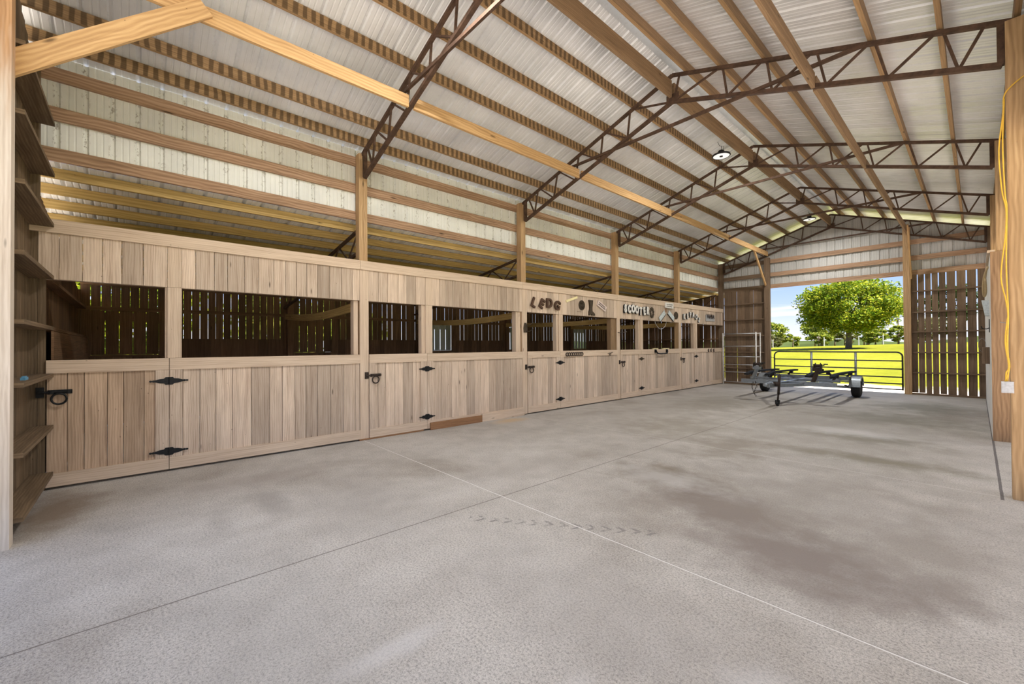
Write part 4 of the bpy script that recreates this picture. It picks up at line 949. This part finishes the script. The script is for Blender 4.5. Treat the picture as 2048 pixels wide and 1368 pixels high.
# ================================================================== TREES
def leaves(mb,n,clumps,size,rg):
    # clumps: list of (centre, (rx,ry,rz))
    per=max(1,n//len(clumps))
    for c,rad in clumps:
        for _ in range(per):
            v=Vector((rg.gauss(0,1),rg.gauss(0,1),rg.gauss(0,1))).normalized()*(rg.random()**.45)
            p=Vector(c)+Vector((v.x*rad[0],v.y*rad[1],v.z*rad[2]))
            u=Vector((rg.gauss(0,1),rg.gauss(0,1),rg.gauss(0,.6))).normalized(); w=u.cross(Vector((rg.gauss(0,1),rg.gauss(0,1),rg.gauss(0,1)))).normalized()
            s=size*rg.uniform(.6,1.3)
            mb.quad([p-u*s,p+w*s*.55,p+u*s,p-w*s*.55])
def tree(x,y,h,cw,ch,label,leafm,nleaf,lsize,nclump,seed,trunk_r=.28,group=None,name='tree',bare=.25,low=None):
    rg=random.Random(seed); z0=gz(x,y); r=empty(name,(x,y,z0),label,'tree' if name!='shrub' else 'shrub',group)
    cz=h-ch/2
    b=MB(); tt=[(0,0,-.2),(trunk_r*.2,0,h*.12),(0,trunk_r*.3,h*.3),(trunk_r*.3,0,h*.5),(0,0,h*.75)]
    b.tube(tt,[trunk_r*1.25,trunk_r,trunk_r*.85,trunk_r*.6,trunk_r*.2],10); b.build('trunk',M['bark'],r,smooth=True)
    cl=[]
    bb=MB(); nb=0
    for i in range(nclump):
        a=rg.uniform(0,2*math.pi); el=math.asin(rg.uniform(-.9,1)); k=rg.uniform(.45,1)**.6
        c=Vector((math.cos(a)*math.cos(el)*cw/2*k,math.sin(a)*math.cos(el)*cw/2*k,cz+math.sin(el)*ch/2*k))
        if low is not None: c.z=max(c.z,low)
        q=cw*rg.uniform(.085,.16); cl.append((c,(q*1.25,q*1.25,q*.62)))
        if nb<14 and i%3==0:
            st=Vector((0,0,h*rg.uniform(.28,.5))); md=st.lerp(c,.5)+Vector((0,0,.25))
            bb.tube([st,md,c],[trunk_r*.32,trunk_r*.18,trunk_r*.06],6); nb+=1
    if nb: bb.build('branches',M['bark'],r,smooth=True)
    f=MB(); leaves(f,nleaf,cl,lsize,rg); f.build('foliage',leafm,r)
    return r
tree(-9.75,60,7.95,8.6,6.5,'big round bright green tree standing alone in the pasture',M['leaf'],30000,.15,190,21,.27,low=1.9)
gt='trees and shrubs beyond the pasture'
tree(-3.0,122,12.4,7.2,9.0,'dark green tree behind the right side of the big tree',M['leafdark'],5000,.24,60,31,.25,gt)
tree(-28.2,97,5.2,5.5,4.6,'dark bushy tree at the left edge of the doorway view',M['leafmid'],3000,.24,40,32,.2,gt)
tree(-20.0,98,6.0,6.0,5.2,'green bushy tree just left of the big tree',M['leafmid'],3600,.24,46,33,.2,gt)
tree(-3.6,78,3.4,5.0,3.2,'olive shrub at the right edge of the doorway view',M['leafdry'],2400,.22,30,34,.15,gt,'shrub')
rg=random.Random(77)
k=0
for x,w,h,mt in [(-31,4,2.8,'leafdry'),(-25.4,4,2.2,'leafdry'),(-23.4,3.5,2.6,'leafmid'),(-17.6,4.2,2.8,'leafmid'),(-14.8,3.6,2.3,'leafdry'),(-12.6,4,2.9,'leafmid'),(-10.4,3.6,2.5,'leafmid'),(-8.2,3.8,2.9,'leafmid'),(-6.2,3.4,2.6,'leafdry')]:
    tree(x,84+4.5*(k%3)+rg.uniform(-.5,.5),h,w*.8,h*.95,['low pale shrub at the far left of the doorway view','low pale shrub right of the dark bushy tree','green shrub between the two bushy trees','green shrub left of the big trunk, under the crown edge','pale shrub just left of the big trunk','green shrub just right of the big trunk','second green shrub right of the big trunk','third green shrub right of the big trunk','pale shrub under the right side of the crown'][k],M[mt],1700,.2,22,100+k,.1,gt,'shrub'); k+=1
for i,x in enumerate([-17.5,-15.6,-14.3,-12.2,-11.1,-9.3,-7.9,-6.9,-4.9,-3.2]):
    tree(x*1.22-1,104+5*(i%4)+rg.uniform(-.5,.5),9.5+rg.uniform(-1,1.5),2.9,4.2,f'thin pine trunk in the far row under the big crown, {["first","second","third","fourth","fifth","sixth","seventh","eighth","ninth","tenth"][i]} from the left',M['leafdark'],700,.26,10,200+i,.13,'far pine trunks')
tree(-27,-2,6.5,9,6.3,'tree beyond the outer wall, glimpsed through the slits of the first stall',M['leaf'],6000,.22,60,61,.25,gt)
tree(-30,9,6.5,9,6.3,'tree beyond the outer wall, glimpsed through the slits of the second stall',M['leafmid'],6000,.22,60,62,.25,gt)
# far hill line
b=MB(); pts=[]
for i in range(41):
    x=-150+i*6; pts.append((x,170,3.0+.6*math.sin(i*.5)+.6*math.sin(i*1.3)))
for (x0,y0,z0),(x1,y1,z1) in zip(pts,pts[1:]):
    b.quad([(x0,150,0),(x1,150,0),(x1,y1,z1),(x0,y0,z0)]); b.quad([(x0,y0,z0),(x1,y1,z1),(x1,210,0),(x0,210,0)])
struct(b.build('hill',M['hill'],smooth=True))
# fence posts and rail frame in the pasture
for i,(x,lab) in enumerate([(-11.2,'grey fence post right of the big trunk'),(-8.6,'second grey fence post right of the big trunk'),(-5.6,'thick grey fence post under the right of the crown'),(-15.2,'grey fence post left of the big trunk')]):
    y=76; b=Rel((x,y,gz(x,y))); b.lathe([(.07,-.2),(.065,1.25),(.03,1.3),(0,1.3)],(x,y,gz(x,y)),'z',8); o=b.build('fence_post',M['alu']); o.location=b.base; tag(o,lab,'post','pasture fence posts')
x,y=-22.9,76; z=gz(x,y); r=empty('field_gate',(x,y,z),'pale pipe gate far off at the left of the doorway view','gate')
for zz in (.25,.6,.95,1.2): part('rail',lambda b:b.tube([(-1.0,0,zz),(1.0,0,zz)],.035,6),r,M['white'])
for xx_ in (-1.0,0,1.0): part('upright',lambda b:b.tube([(xx_,0,0),(xx_,0,1.25)],.04,6),r,M['white'])

# ================================================================== LIGHT, SKY, CAMERA
w=bpy.data.worlds.new('World'); sc.world=w; w.use_nodes=True; nt=w.node_tree; nt.nodes.clear()
out=nt.nodes.new('ShaderNodeOutputWorld'); bg=nt.nodes.new('ShaderNodeBackground'); nt.links.new(bg.outputs[0],out.inputs[0])
tc=N(nt,'TexCoord'); sep=N(nt,'SeparateXYZ'); nt.links.new(tc.outputs['Generated'],sep.inputs[0])
gr=ramp(nt,[(.0,(.88,.92,1.0)),(.035,(.80,.87,1.0)),(.08,(.55,.70,1.0)),(.15,(.34,.53,.97)),(.25,(.30,.48,.92)),(.6,(.36,.50,.86))],sep.outputs[2])
cl=noise(nt,mapping(nt,tc.outputs['Generated'],(2.2,2.2,22)),1.6,5,.55,.5)
cm=ramp(nt,[(.53,0),(.66,1)],cl).outputs[0]
lowc=ramp(nt,[(.0,1),(.09,.9),(.16,.12),(.3,.3),(.6,.7)],sep.outputs[2]).outputs[0]
col=mix(nt,math_(nt,'MULTIPLY',cm,lowc),gr.outputs[0],(1,1,1))
nt.links.new(col,bg.inputs[0]); bg.inputs[1].default_value=.34
sun=bpy.data.lights.new('sun','SUN'); sun.energy=6.5; sun.angle=.01; sun.color=(1,.95,.86)
so=bpy.data.objects.new('sun',sun); COL.objects.link(so)
d=Vector((.85,.06,1.12)).normalized(); so.rotation_euler=d.to_track_quat('Z','Y').to_euler(); so.location=(20,-5,30)

cam=bpy.data.cameras.new('camera'); co=bpy.data.objects.new('camera',cam); COL.objects.link(co); sc.camera=co
F_=837.58; th,ph,ro,hh=.8378,.0094,.006,1.5341
cam.sensor_width=36; cam.sensor_fit='HORIZONTAL'; cam.lens=F_/2048*36; cam.clip_start=.05; cam.clip_end=1000
r0=Vector((math.cos(th),math.sin(th),0)); f0=Vector((-math.sin(th),math.cos(th),0)); zv=Vector((0,0,1))
fw=f0*math.cos(ph)+zv*math.sin(ph); up=zv*math.cos(ph)-f0*math.sin(ph)
rc=r0*math.cos(ro)-up*math.sin(ro); uc=r0*math.sin(ro)+up*math.cos(ro)
m=Matrix(((rc.x,uc.x,-fw.x,0),(rc.y,uc.y,-fw.y,0),(rc.z,uc.z,-fw.z,hh),(0,0,0,1)))
co.matrix_world=m
vs=sc.view_settings; vs.view_transform='Standard'; vs.look='None'; vs.gamma=1; vs.use_curve_mapping=False; vs.exposure=1.8
sc.display_settings.display_device='sRGB'
sc.cycles.max_bounces=10; sc.cycles.diffuse_bounces=6
